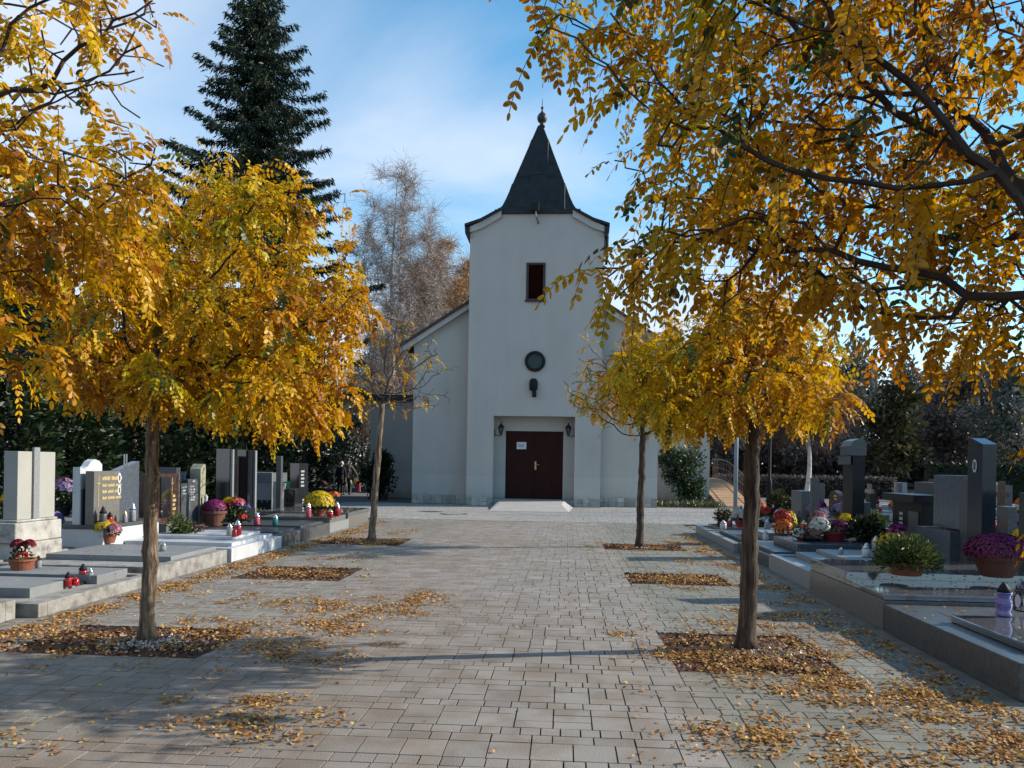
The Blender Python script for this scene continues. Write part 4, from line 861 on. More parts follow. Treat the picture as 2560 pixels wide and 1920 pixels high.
def bush(name, label, cat, base, lobes, size, mat, group=None, stem=True, wid=0.5, k=4, part='foliage', up=0.1):
    t = thing(name, label, cat, base, group); pl = []; tn = []
    for c, r, n in lobes:
        _, p, ti = clump((base[0] + c[0], base[1] + c[1], base[2] + c[2]), r, n, size, wid, k, up); p[:, :, 2] = np.maximum(p[:, :, 2], base[2] + 0.004); pl.append(p); tn.append(ti)
    npmesh(part, pl, tn, mat, t)
    if stem:
        m = MB(); h_ = max(c[2] for c, r, n in lobes)
        for j in range(4): a = random.random() * 6.3; m.tube([(base[0], base[1], base[2]), (base[0] + 0.1 * cos(a), base[1] + 0.1 * sin(a), base[2] + h_ * 0.5), (base[0] + 0.3 * cos(a) * lobes[0][1][0], base[1] + 0.3 * sin(a) * lobes[0][1][1], base[2] + h_)], [0.02 * h_ + 0.004, 0.012 * h_ + 0.003, 0.003], 5)
        m.build('stems', M_TWIG, t)
    return t
def bgtree(label, base, h, rad, mat, n, size, group, trunk=0.22, zc=0.6, name='leafy_tree', lob=5):
    t = thing(name, label, 'tree', base, group); b = np.array(base); m = MB()
    m.tube([b, b + (0.1, 0, h * 0.4), b + (-0.1, 0.05, h * 0.9)], [trunk, trunk * 0.7, 0.03], 8)
    pl = []; tn = []
    for j in range(lob):
        f = (j + 0.5) / lob; a = random.random() * 6.3; zz_ = h * (0.25 + 0.68 * f); rr = rad * (0.55 + 0.55 * sin(pi * min(1, f * 0.9 + 0.15)))
        c = (base[0] + cos(a) * rad * 0.32, base[1] + sin(a) * rad * 0.3, zz_); m.tube([b + (0, 0, zz_ * 0.5), c], [trunk * 0.4, 0.02], 5)
        _, p, ti = clump(c, (rr, rr, h * 0.19), n // lob, size); pl.append(p); tn.append(ti)
    m.build('trunk', M_TWIG, t, smooth=True); npmesh('crown', pl, tn, mat, t)
    return t
# dark evergreens behind the left graves
gl = 'dark evergreens behind the left graves'
def cone_tree(label, base, h, rad, mat, n, size, group, name='conifer_tree', tip=0.55):
    t = thing(name, label, 'tree', base, group); b = np.array(base)
    MB().tube([b, b + (0, 0, h * 0.9)], [0.13, 0.02], 7).build('trunk', M_TWIG, t, smooth=True)
    z = rng.random(n) ** 1.15; a = rng.random(n) * 2 * pi; lump = 1 + 0.16 * np.sin(a * 4 + z * 9) + 0.12 * np.sin(a * 7 - z * 17)
    rr = rad * np.clip(1.02 - z, 0, 1) ** tip * lump * (0.55 + 0.45 * rng.random(n) ** 0.4) * np.minimum(1, 0.6 + z * 6)
    P = b + np.stack([rr * np.cos(a), rr * np.sin(a), 0.12 + z * (h - 0.1)], 1); ax = np.stack([np.cos(a), np.sin(a), 0.4 + 0 * a], 1) + rng.normal(size=(n, 3)) * 0.5
    npmesh('crown', [leaves_at(P, ax, size * (0.6 + 0.8 * rng.random(n)), 0.35, k=4)], [rng.random(n)], mat, t)
    return t
for i, (px, d, h, r_, lab) in enumerate(((-60, 19, 6.6, 1.9, 'broad dark yew at the far left edge of the picture'), (110, 22, 6.2, 2.0, 'dark yew rising directly behind the cream gravestone'), (330, 26, 5.4, 2.2, 'dark evergreen behind the wavy white gravestone'), (470, 27, 5.8, 2.0, 'dark evergreen behind the two grey stone slabs'),
        (600, 29, 5.6, 2.0, 'dark evergreen behind the black pillared gravestone'), (700, 36, 5.2, 2.2, 'dark evergreen below the young bluish spruce'), (-20, 32, 9.5, 2.6, 'tall dark evergreen at the left edge behind the nearest yew'), (190, 33, 8.0, 2.4, 'tall dark evergreen in the second row behind the cream gravestone'), (420, 35, 8.4, 2.5, 'tall dark evergreen in the second row behind the leafy crown'), (905, 56, 6.5, 2.6, 'dark round evergreen far off left of the bare birch trunk'), (790, 52, 6.4, 2.6, 'dark evergreen far behind the walking couple'))):
    cone_tree(lab, G(px, 1162 + (px - PX) * 0.0157 + HC * FP / d), h, r_, M_FDARK, 6500 if i < 2 else 4200, 0.3, gl, name='evergreen_tree', tip=0.42)
b = G(200, 1250); cone_tree('bright green slim thuja between the cream and the wavy white gravestones', b, 2.6, 0.36, leafmat('bright thuja', [(0, (0.03, 0.07, 0.015)), (1, (0.09, 0.16, 0.04))], trans=0.2), 2600, 0.13, None, name='thuja_tree', tip=0.6)
b = G(606, 1258); cone_tree('green brown columnar thuja beside the waste skip', b, 2.75, 0.62, M_FOLIVE, 5200, 0.12, None, name='thuja_tree', tip=0.25)
bush('shrub', 'black green rounded shrub in front of the left annex', 'shrub', (-8.1, 33.6, 0), [((0, 0, 1.0), (1.0, 0.8, 1.3), 3200), ((0.3, -0.2, 1.6), (0.7, 0.6, 0.9), 1200)], 0.14, M_FDARK)
bush('shrub', 'leafy green shrub against the right chapel wall beside the ramp', 'shrub', (4.95, 34.4, 0), [((0, 0, 1.25), (1.15, 0.9, 1.5), 3600), ((-0.6, -0.3, 2.0), (0.6, 0.5, 0.7), 900), ((0.5, 0, 0.6), (0.8, 0.7, 0.7), 1200)], 0.15, M_FGREEN)
M_GRASS = leafmat('rough grass', [(0, (0.05, 0.07, 0.02)), (1, (0.16, 0.17, 0.06))], trans=0.2)
n = 2500; P = np.stack([3.2 + 3.2 * rng.random(n), 32.4 + 1.8 * rng.random(n), np.zeros(n)], 1)
npmesh('grass', [leaves_at(P, rdir(n, 1.5), 0.12 + 0.2 * rng.random(n), 0.16, k=4)], [rng.random(n)], M_GRASS)['kind'] = 'stuff'
n = 1500; P = np.stack([-10.5 + 4.4 * rng.random(n), 22.5 + 1.6 * rng.random(n), np.zeros(n)], 1); P[:, 0] -= 0
npmesh('grass', [leaves_at(P, rdir(n, 1.5), 0.08 + 0.12 * rng.random(n), 0.16, k=4)], [rng.random(n)], M_GRASS)['kind'] = 'stuff'
# wooded slope far right
gr = 'trees on the wooded slope behind the right graves'
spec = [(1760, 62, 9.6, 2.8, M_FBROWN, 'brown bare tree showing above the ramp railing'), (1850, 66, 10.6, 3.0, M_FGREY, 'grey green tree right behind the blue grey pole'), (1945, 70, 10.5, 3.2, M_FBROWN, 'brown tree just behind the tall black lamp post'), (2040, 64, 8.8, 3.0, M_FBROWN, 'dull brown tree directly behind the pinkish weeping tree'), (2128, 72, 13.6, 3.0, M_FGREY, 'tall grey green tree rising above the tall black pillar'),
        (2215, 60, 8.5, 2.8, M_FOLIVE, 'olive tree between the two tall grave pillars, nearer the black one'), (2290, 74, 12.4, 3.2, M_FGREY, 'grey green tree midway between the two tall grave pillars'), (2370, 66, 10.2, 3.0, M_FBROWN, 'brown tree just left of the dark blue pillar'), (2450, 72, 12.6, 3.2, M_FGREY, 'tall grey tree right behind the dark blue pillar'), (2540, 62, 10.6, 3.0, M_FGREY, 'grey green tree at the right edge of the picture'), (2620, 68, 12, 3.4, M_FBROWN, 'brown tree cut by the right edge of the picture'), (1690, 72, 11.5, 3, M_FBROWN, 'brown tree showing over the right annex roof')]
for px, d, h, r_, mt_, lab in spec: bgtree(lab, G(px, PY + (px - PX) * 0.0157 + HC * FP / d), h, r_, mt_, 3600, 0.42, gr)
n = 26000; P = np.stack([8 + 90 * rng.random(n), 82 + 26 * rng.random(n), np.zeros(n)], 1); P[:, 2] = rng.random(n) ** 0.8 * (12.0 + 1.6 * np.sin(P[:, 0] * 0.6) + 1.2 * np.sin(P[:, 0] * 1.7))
npmesh('forest', [leaves_at(P, rdir(n), 0.9, 0.6, k=4)], [rng.random(n)], leafmat('far foliage painted hazy', [(0, (0.12, 0.14, 0.13)), (1, (0.26, 0.28, 0.25))], trans=0.3, gloss=0.0))['kind'] = 'stuff'  # leaf colour lightened to put distance haze into it
n = 14000; P = np.stack([6 + 60 * rng.random(n), 76 + 5 * rng.random(n), 4.5 * rng.random(n)], 1)
npmesh('forest', [leaves_at(P, rdir(n), 0.7, 0.6, k=4)], [rng.random(n)], M_FBROWN)['kind'] = 'stuff'
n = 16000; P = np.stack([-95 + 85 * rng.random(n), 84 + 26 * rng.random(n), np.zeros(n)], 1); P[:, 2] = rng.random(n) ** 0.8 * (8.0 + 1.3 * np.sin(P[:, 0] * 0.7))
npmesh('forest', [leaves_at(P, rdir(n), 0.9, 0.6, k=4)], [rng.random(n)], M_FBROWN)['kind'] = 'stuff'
def hedge(label, x0, x1, y, h, mat, n):
    t = thing('clipped_hedge', label, 'hedge', ((x0 + x1) / 2, y, 0)); q = rng.random((n, 3)); f = rng.integers(0, 3, n)
    P = np.stack([x0 + (x1 - x0) * q[:, 0], y + (q[:, 1] - 0.5) * 0.9, q[:, 2] * h], 1); P[f == 0, 2] = h; P[f == 1, 1] = y - 0.45
    P += rng.normal(size=P.shape) * 0.04; P[:, 2] = np.maximum(P[:, 2], 0.05)
    npmesh('foliage', [leaves_at(P, rdir(n, 0.3), 0.14 + 0.1 * rng.random(n), 0.5, k=4)], [rng.random(n)], mat, t)
    MB().box(x0 + .05, x1 - .05, y - 0.38, y + 0.38, 0, h - 0.06).build('core', pmat('hedge inside', [(0.012, 0.014, 0.008), (0.02, 0.022, 0.012)], rough=1), t)
hedge('dark clipped hedge behind the far right graves', 19.5, 40, 44, 1.95, M_FDARK, 9000)
hedge('low brown clipped hedge behind the pinkish weeping tree', 8.6, 18.5, 46, 1.1, M_FBROWN, 6000)
# ------------------------------------------------------------------ graves
GR = dict(bump=0.12, bscale=120)
M_GLIGHT = pmat('pale grey granite', [(0.25, 0.257, 0.262), (0.34, 0.347, 0.352)], scale=25, rough=0.42, speck=(260, 0.75, 1.1))
M_GMID = pmat('grey granite', [(0.07, 0.073, 0.073), (0.14, 0.143, 0.142)], scale=22, rough=0.35, speck=(260, 0.6, 1.15))
M_GPOL = pmat('polished grey granite', [(0.10, 0.105, 0.11), (0.15, 0.155, 0.16)], scale=30, rough=0.04, spec=1.0, ior=2.1, speck=(300, 0.6, 1.2))
M_GPOLK = pmat('polished black granite', [(0.012, 0.012, 0.014), (0.022, 0.022, 0.025)], scale=30, rough=0.05, spec=0.8, ior=1.65)
M_GBLUE = pmat('blue grey granite', [(0.075, 0.09, 0.11), (0.12, 0.14, 0.17)], scale=14, rough=0.22, speck=(280, 0.7, 1.1))
M_GNAVY = pmat('dark blue granite', [(0.016, 0.021, 0.032), (0.028, 0.035, 0.05)], scale=14, rough=0.25, speck=(280, 0.7, 1.2))
M_GBLACK = pmat('matt black stone', [(0.01, 0.01, 0.011), (0.02, 0.02, 0.021)], scale=10, rough=0.45, spec=0.3)
M_GTAUPE = pmat('brown grey polished stone', [(0.16, 0.15, 0.135), (0.22, 0.205, 0.185)], scale=20, rough=0.25, speck=(280, 0.75, 1.1))
M_GSLATE = pmat('dark slate grey stone', [(0.075, 0.08, 0.083), (0.11, 0.116, 0.12)], scale=18, rough=0.35, speck=(280, 0.75, 1.1))
M_GRED = pmat('red brown granite', [(0.06, 0.03, 0.025), (0.10, 0.05, 0.04)], scale=20, rough=0.2)
M_MARBLE = pmat('white marble', [(0.54, 0.55, 0.57), (0.66, 0.67, 0.68)], scale=2.5, rough=0.4, detail=9)
M_CREAM = pmat('cream artificial stone', [(0.37, 0.365, 0.325), (0.42, 0.415, 0.37)], scale=2, rough=0.8, bump=0.15)
M_ROUGH = pmat('rough stained stone', [(0.20, 0.19, 0.17), (0.44, 0.42, 0.38), (0.55, 0.53, 0.49)], scale=4.5, rough=0.9, bump=0.7, bscale=22, detail=8)
M_KCONC = pmat('stained kerb concrete', [(0.13, 0.12, 0.105), (0.29, 0.275, 0.25), (0.40, 0.385, 0.36)], scale=5, rough=0.9, bump=0.5, bscale=30, detail=9)
M_SLABC = pmat('grey cast slab', [(0.19, 0.197, 0.20), (0.27, 0.278, 0.28)], scale=3, rough=0.75, bump=0.15, bscale=80, detail=9)
M_GOLD = pmat('gold lettering', [(0.75, 0.58, 0.26), (0.85, 0.70, 0.36)], rough=0.4, metal=0.4)
M_SILV = pmat('silver lettering', [(0.62, 0.63, 0.62)], rough=0.45, metal=0.2)
M_ENAMEL = pmat('white enamel', [(0.75, 0.75, 0.74)], rough=0.25)
M_TERRA = pmat('terracotta', [(0.24, 0.075, 0.035), (0.32, 0.11, 0.055)], scale=5, rough=0.75)
M_TERRAD = pmat('dark terracotta', [(0.15, 0.06, 0.04), (0.20, 0.085, 0.055)], scale=5, rough=0.8)
M_REDPOT = pmat('red plastic', [(0.22, 0.02, 0.02), (0.28, 0.03, 0.03)], scale=5, rough=0.5)
M_BLKPOT = pmat('black plastic', [(0.012, 0.012, 0.012), (0.02, 0.02, 0.02)], rough=0.55)
M_WHT = pmat('white plastic', [(0.7, 0.7, 0.7)], rough=0.4)
M_RGLASS = pmat('red lantern glass', [(0.32, 0.006, 0.012), (0.42, 0.012, 0.02)], scale=10, rough=0.12, spec=0.7)
M_CGLASS = pmat('clear lantern glass', [(0.42, 0.44, 0.45), (0.55, 0.57, 0.58)], scale=10, rough=0.08, spec=0.8, trans=0.45)
M_PGLASS = pmat('violet lantern glass', [(0.13, 0.11, 0.42), (0.26, 0.24, 0.62)], scale=20, rough=0.1, spec=0.8, trans=0.25)
M_TGLASS = pmat('teal lantern glass', [(0.01, 0.22, 0.22)], rough=0.12, spec=0.8)
M_PKGLASS = pmat('pink lantern glass', [(0.60, 0.12, 0.16)], rough=0.15)
M_CHROME = pmat('silver lantern cap', [(0.6, 0.6, 0.62)], rough=0.22, metal=0.85)
M_GCAP = pmat('gold lantern cap', [(0.7, 0.52, 0.25)], rough=0.3, metal=0.8)
def words(m, pl, h0, d, at, z, h, lens, flip=1):
    """A line of lettering on an upright face: pl 'x' = face across u (text runs along v), 'y' = across v."""
    p = h0
    for L in lens:
        for k in range(L):
            w = h * (0.55, 0.3, 0.62, 0.5)[(k * 7 + L) % 4]; top = h * (1.0 if (k * 5 + L) % 3 else 0.8)
            a, b = sorted((p, p + flip * w)); hh = z + top
            if pl == 'x': m.box(min(at, at + d), max(at, at + d), a, b, z, hh)
            else: m.box(a, b, min(at, at + d), max(at, at + d), z, hh)
            p += flip * (w + h * 0.13)
        p += flip * h * 0.5
def frame(m, u0, u1, v0, v1, z, w=0.12, zb=0.0):
    m.box(u0, u1, v0, v0 + w, zb, z); m.box(u0, u1, v1 - w, v1, zb, z); m.box(u0, u0 + w, v0 + w, v1 - w, zb, z); m.box(u1 - w, u1, v0 + w, v1 - w, zb, z)
def grave(label, u0, u1, v0, v1, kz, kmat, slabs, fill=M_GRAVEL, kw=0.14, group=None):
    """kerb frame plus cover slabs (u0,u1,v0,v1,z0,z1,material)"""
    t = thing('grave', label, 'grave', ((u0 + u1) / 2, (v0 + v1) / 2, 0), group)
    m = MB(); frame(m, u0, u1, v0, v1, kz, kw); m.build('kerb', kmat, t, bevel=0.008)
    MB().box(u0 + kw - .003, u1 - kw + .003, v0 + kw - .003, v1 - kw + .003, -0.02, kz - 0.03).build('bed', fill, t)
    for a in slabs: MB().box(*a[:6]).build('slab', a[6], t, bevel=0.006)
    return t
# ---- left row: kerbs stand on u = -5.2, stones face the path
gl_ = 'graves along the left edge of the path'
g1 = grave('nearest left grave with pale stained kerb cut by the picture edge', -7.6, -5.39, 5.0, 7.42, 0.19, M_KCONC, [(-7.2, -5.75, 5.5, 7.1, 0.10, 0.245, M_SLABC)], group=gl_)
MB().box(-7.45, -7.2, 6.3, 7.1, 0.246, 1.0).build('headstone', M_CREAM, g1, bevel=0.01)
g2 = grave('left grave with flaking concrete kerb and red candles on its front ledge', -7.6, -5.21, 7.5, 9.72, 0.14, M_KCONC, [(-7.1, -5.62, 7.95, 8.72, 0.08, 0.215, M_SLABC), (-7.1, -5.5, 8.95, 9.6, 0.08, 0.215, M_SLABC)], fill=M_CONC, group=gl_)
MB().box(-7.1, -5.64, 8.723, 8.947, 0.08, 0.15).build('slab', M_GBLACK, g2)  # black strip laid in the gap between the slabs, standing in for its shade
g3 = grave('left grave with a wide grey cast slab under the cream headstone', -7.7, -5.24, 9.78, 11.95, 0.21, M_KCONC, [(-7.2, -5.4, 10.5, 12.0 - .1, 0.12, 0.26, M_SLABC)], fill=M_CONC, group=gl_)
m = MB(); m.box(-7.85, -7.36, 10.2, 11.1, 0.0, 0.42); m.box(-7.85, -7.40, 10.16, 11.14, 0.424, 0.70); m.box(-7.83, -7.42, 10.22, 11.08, 0.703, 0.735); m.build('pedestal', M_ROUGH, g3, bevel=0.02)
hs = MB().box(-7.66, -7.46, 10.27, 11.06, 0.737, 1.68).build('headstone', M_CREAM, g3, bevel=0.006)
MB().box(-7.459, -7.43, 10.56, 10.68, 0.739, 1.74).build('cross_band', M_GLIGHT, hs)
g4 = grave('left grave of white marble with a polished white cover', -7.9, -5.2, 12.02, 14.2, 0.22, M_MARBLE, [(-7.1, -5.32, 12.3, 14.05, 0.14, 0.275, M_MARBLE), (-6.95, -5.5, 12.75, 13.95, 0.279, 0.33, M_MARBLE)], fill=M_GLIGHT, group=gl_)
MB().box(-7.85, -7.12, 11.72, 13.4, 0.0, 0.50).build('pedestal', M_MARBLE, g4, bevel=0.006); MB().box(-7.88, -7.10, 11.70, 13.42, 0.503, 0.56).build('pedestal_top', M_GSLATE, g4, bevel=0.005)
wv = [(11.72, 0.563), (12.3, 0.563), (12.3, 1.50), (12.22, 1.56), (12.1, 1.585), (12.0, 1.55), (11.92, 1.47), (11.82, 1.43), (11.72, 1.46)]
hw = MB().prism(wv, 'x', -7.62, -7.5).build('headstone', M_MARBLE, g4, bevel=0.004)
for zz_, ss in ((0.98, 0.0),): MB().box(-7.499, -7.485, 11.75, 11.9, 0.565, 1.12).build('relief', M_GBLUE, hw)
pn = MB().box(-7.42, -7.28, 11.73, 12.44, 0.563, 1.40).build('inscription_panel', M_GTAUPE, g4, bevel=0.004)
m = MB(); m.box(-7.279, -7.272, 11.835, 11.847, 0.84, 1.33); m.box(-7.279, -7.272, 11.795, 11.887, 1.2, 1.214); words(m, 'x', 11.94, 0.007, -7.28, 1.255, 0.06, (6, 8)); 
for i, z in enumerate((1.15, 1.05, 0.95)): words(m, 'x', 11.94, 0.007, -7.28, z, 0.045, (5, 7 - i % 2, 6))
words(m, 'x', 12.02, 0.007, -7.28, 0.615, 0.028, (10,)); m.build('lettering', M_GOLD, pn)
for z in (1.285, 1.085):
    MB().add([(-7.27, 12.41 + 0.05 * cos(a), z + 0.085 * sin(a)) for a in np.linspace(0, 2 * pi, 18)[:-1]], [tuple(range(17))]).add([(-7.279, 12.41 + 0.05 * cos(a), z + 0.085 * sin(a)) for a in np.linspace(0, 2 * pi, 18)[:-1]] + [(-7.27, 12.41 + 0.05 * cos(a), z + 0.085 * sin(a)) for a in np.linspace(0, 2 * pi, 18)[:-1]], [(i, (i + 1) % 17, (i + 1) % 17 + 17, i + 17) for i in range(17)]).build('portrait', M_ENAMEL, pn)
    MB().box(-7.269, -7.266, 12.393, 12.427, z - 0.04, z + 0.04).build('picture', M_GSLATE, pn)
MB().prism([(12.72, 0.563), (13.38, 0.563), (13.38, 1.56), (12.72, 1.40)], 'x', -7.62, -7.48).build('side_stone', M_GBLUE, g4, bevel=0.004)
m = MB(); m.box(-7.56, -7.54, 13.02, 13.035, 1.44, 1.68); m.box(-7.56, -7.54, 13.09, 13.105, 1.46, 1.68); m.build('bronze_cross', M_CHROME, g4)
g5 = grave('left grave with a low grey kerb below the black and red headstone', -7.9, -5.22, 14.25, 15.52, 0.24, M_GMID, [(-7.2, -5.35, 14.35, 15.4, 0.15, 0.28, M_GSLATE)], fill=M_GLIGHT, group=gl_)
ck = MB().box(-7.6, -7.25, 13.62, 14.35, 0.3, 1.34).build('headstone', M_GRED, g5, bevel=0.004)
MB().box(-7.249, -7.22, 13.66, 14.0, 0.56, 1.28).build('black_panel', M_GPOLK, ck); MB().box(-7.7, -7.3, 14.36, 14.5, 0.3, 1.45).build('side_column', M_GMID, g5); MB().box(-7.62, -7.06, 13.55, 14.52, 0.0, 0.45).build('pedestal', M_GTAUPE, g5, bevel=0.005)
m = MB(); m.box(-7.249, -7.24, 14.08, 14.095, 0.95, 1.26); m.box(-7.249, -7.24, 14.045, 14.13, 1.15, 1.165)
for i, z in enumerate((0.9, 0.82, 0.74, 0.66, 0.58, 0.5)): words(m, 'x', 14.12, 0.008, -7.25, z, 0.05, (3 + i % 2,))
words(m, 'x', 14.0, 0.006, -7.06, 0.34, 0.05, (6,)); words(m, 'x', 14.0, 0.006, -7.06, 0.26, 0.05, (7,)); m.build('lettering', M_GOLD, ck)
g6 = grave('left grave with a grey stepped headstone carved in two text columns', -7.8, -5.23, 15.56, 17.3, 0.24, M_GMID, [(-7.1, -5.36, 15.7, 17.2, 0.15, 0.29, M_GSLATE)], fill=M_GLIGHT, group=gl_)
hs = MB().prism([(14.55, 0.3), (15.24, 0.3), (15.24, 1.17), (15.2, 1.17), (15.2, 1.22), (14.82, 1.22), (14.82, 1.14), (14.55, 1.14)], 'x', -7.42, -7.3).build('headstone', M_GSLATE, g6, bevel=0.003)
m = MB(); m.box(-7.299, -7.293, 14.885, 14.895, 0.62, 1.1); words(m, 'x', 15.0, 0.006, -7.3, 1.16, 0.04, (4,))
for i, z in enumerate((1.05, 0.99, 0.93)): words(m, 'x', 14.6, 0.006, -7.3, z, 0.036, (7 - i % 2,))
for i, z in enumerate((1.06, 1.0, 0.95, 0.9, 0.85, 0.8)): words(m, 'x', 14.93, 0.006, -7.3, z, 0.036, (6 + (i * 2) % 3,))
m.build('lettering', M_SILV, hs)
MB().box(-7.8, -7.55, 14.62, 15.5, 0.3, 1.36).build('back_stone', M_GNAVY, g6); MB().prism([(15.3, 0.3), (15.52, 0.3), (15.52, 1.5), (15.44, 1.52), (15.3, 1.42)], 'x', -7.5, -7.28).build('side_stone', pmat('lichen stone', [(0.28, 0.27, 0.17), (0.40, 0.38, 0.27)], scale=6, rough=0.9), g6)
m = MB(); m.lathe((-7.2, 15.38, 0.3), [(0.05, 0), (0.06, 0.12), (0.035, 0.3), (0.05, 0.42), (0.03, 0.5), (0.04, 0.56), (0.0, 0.62)], 10); m.build('stone_figure', M_MARBLE, g6, smooth=True)
g7 = grave('left grave with a light sided slab and brown polished top before the black pillars', -7.8, -5.25, 17.35, 18.9, 0.22, M_GLIGHT, [(-7.0, -5.3, 17.5, 18.8, 0.15, 0.33, M_GTAUPE)], fill=M_GLIGHT, group=gl_)
pl_ = MB(); pl_.box(-7.6, -7.3, 16.7, 17.1, 0, 1.85); pl_.box(-7.6, -7.3, 17.7, 18.1, 0, 1.85); pl_.build('pillar', M_GPOLK, g7); MB().box(-7.7, -7.5, 17.102, 17.698, 0.2, 1.7).build('headstone', M_GBLACK, g7); 
MB().box(-7.29, -7.24, 16.72, 16.8, 0.1, 1.84).build('pillar_edge', M_GLIGHT, g7); MB().box(-7.29, -7.24, 17.98, 18.08, 0.1, 1.84).build('pillar_edge', M_GLIGHT, g7)
g8 = grave('far left grave of black granite with a dark polished cover at the forecourt', -7.9, -5.3, 19.0, 21.0, 0.28, M_GTAUPE, [(-7.5, -5.28, 18.95, 21.05, 0.284, 0.37, M_GPOL)], fill=M_GLIGHT, group=gl_)
hs = MB().box(-7.55, -7.3, 21.2, 21.95, 0.0, 1.55).build('headstone', M_GPOLK, g8); MB().box(-7.5, -7.2, 20.6, 21.1, 0.0, 0.85).build('side_block', M_GPOLK, g8)
m = MB()
for i, z in enumerate((1.3, 1.2, 1.1, 1.0, 0.9)): words(m, 'x', 21.35, 0.008, -7.3, z, 0.055, (8 - i % 2,))
words(m, 'x', 21.5, 0.008, -7.3, 0.5, 0.055, (4,)); words(m, 'x', 21.5, 0.008, -7.3, 0.42, 0.055, (4,)); m.build('lettering', M_SILV, hs)
tag(MB().box(-8.4, -8.25, 22.4, 22.55, 0, 1.75).build('stone_post', M_GMID, org=(-8.32, 22.47, 0), bevel=0.01), 'slim grey stone post behind the black headstone', 'post')
# ---- right row
gr_ = 'graves along the right edge of the path'
r1 = grave('nearest right grave with speckled kerb and a thin black polished plate', 3.19, 5.9, 5.72, 8.06, 0.27, M_GMID, [(3.42, 5.6, 6.02, 7.2, 0.274, 0.335, M_GPOL)], fill=M_GMID, kw=0.35, group=gr_)
MB().box(3.54, 5.55, 6.07, 7.71, 0.24, 0.272).build('slab', M_GMID, r1)
r2 = grave('right grave of two stepped polished covers holding the heather bowl', 3.2, 5.9, 8.12, 10.5, 0.30, M_GTAUPE, [(3.21, 5.6, 8.12, 9.22, 0.303, 0.36, M_GPOL), (3.205, 5.7, 9.225, 10.48, 0.303, 0.44, M_GPOL)], fill=M_GMID, group=gr_)
hs = MB().box(5.45, 5.75, 8.95, 9.85, 0.36, 1.36).build('headstone', pmat('dark green stone', [(0.03, 0.04, 0.035), (0.05, 0.065, 0.055)], rough=0.3), r2)
r3 = grave('right grave with a low pale kerb and a tall navy pillar', 3.25, 5.9, 10.55, 12.75, 0.25, M_GLIGHT, [(3.62, 5.5, 10.75, 12.6, 0.15, 0.31, M_GLIGHT), (3.9, 5.5, 10.95, 12.5, 0.313, 0.37, M_GLIGHT)], fill=M_GLIGHT, group=gr_)
MB().box(5.3, 5.6, 10.92, 11.72, 0.82, 1.55).build('headstone', M_GBLUE, r3, bevel=0.004); MB().box(5.15, 5.75, 10.9, 11.95, 0.37, 0.80).build('pedestal', M_GBLUE, r3, bevel=0.004)
MB().box(5.28, 5.6, 10.7, 10.915, 0.38, 1.5).build('rough_column', M_GSLATE, r3)
pil = MB().box(5.25, 5.42, 10.30, 10.66, 0.45, 1.95).frustum((5.25, 5.42, 10.30, 10.66), (5.25, 5.42, 10.58, 10.66), 1.953, 2.04).build('pillar', M_GNAVY, r3)
m = MB(); n_ = 18; m.add([(5.243, 10.48 + 0.055 * cos(a), 1.68 + 0.085 * sin(a)) for a in np.linspace(0, 2 * pi, n_ + 1)[:-1]], [tuple(range(n_))[::-1]]); m.build('portrait', M_ENAMEL, pil); MB().box(5.238, 5.242, 10.455, 10.505, 1.63, 1.73).build('picture', M_GSLATE, pil)
r4 = grave('right grave with dark blue grey cover beneath the black canopied monument', 3.3, 5.9, 12.8, 15.2, 0.20, M_GSLATE, [(3.4, 5.6, 13.0, 15.0, 0.1, 0.26, M_GSLATE), (3.75, 5.6, 12.95, 14.4, 0.263, 0.40, M_GBLUE)], fill=M_GLIGHT, group=gr_)
MB().box(5.35, 5.75, 12.2, 13.25, 0.3, 1.12).build('monument', M_GBLACK, r4); MB().box(5.2, 5.78, 12.15, 13.3, 1.123, 1.24).build('canopy', M_GBLACK, r4); MB().box(5.9, 6.05, 12.1, 13.75, 0.0, 1.42).build('back_wall', M_GSLATE, r4)
pl_ = MB().box(5.33, 5.347, 12.28, 12.62, 0.6, 0.98).build('plate', M_GSLATE, r4); m = MB()
for z in (0.9, 0.82, 0.74, 0.66): words(m, 'x', 12.98, -0.006, 5.35, z, 0.05, (4,), -1)
m.build('lettering', M_SILV, r4)
r5 = grave('right grave with stepped grey covers and the tall black capped pillar', 3.22, 5.9, 15.25, 18.1, 0.17, M_GLIGHT, [(3.45, 5.6, 15.5, 17.8, 0.1, 0.22, M_GMID), (3.85, 5.6, 15.2 + .3, 16.9, 0.223, 0.36, M_GLIGHT)], fill=M_GLIGHT, group=gr_)
pb = MB().box(5.15, 5.36, 14.5, 15.0, 0.2, 1.86).build('pillar', M_GBLACK, r5)
MB().prism([(5.10, 1.863), (5.38, 1.863), (5.38, 2.08), (5.35, 2.14), (5.26, 2.17), (5.15, 2.13), (5.10, 2.03)], 'y', 14.48, 15.02).build('cap', M_GSLATE, pb); MB().box(5.05, 5.12, 14.52, 14.98, 1.7, 1.85).build('band', M_GSLATE, pb)
MB().box(5.3, 5.7, 15.1, 15.55, 0.2, 1.0).build('headstone', M_GSLATE, r5)
r6 = grave('farthest right grave of the row with a bright edge at the forecourt', 3.22, 5.9, 18.15, 19.6, 0.19, M_GLIGHT, [(3.5, 5.6, 18.3, 19.5, 0.1, 0.24, M_GPOL)], fill=M_GLIGHT, group=gr_)
MB().box(5.4, 5.7, 18.4, 19.2, 0.0, 1.1).build('headstone', M_GSLATE, r6); MB().box(5.2, 5.35, 17.0, 17.12, 0.0, 1.42).build('post', M_GMID, r6)

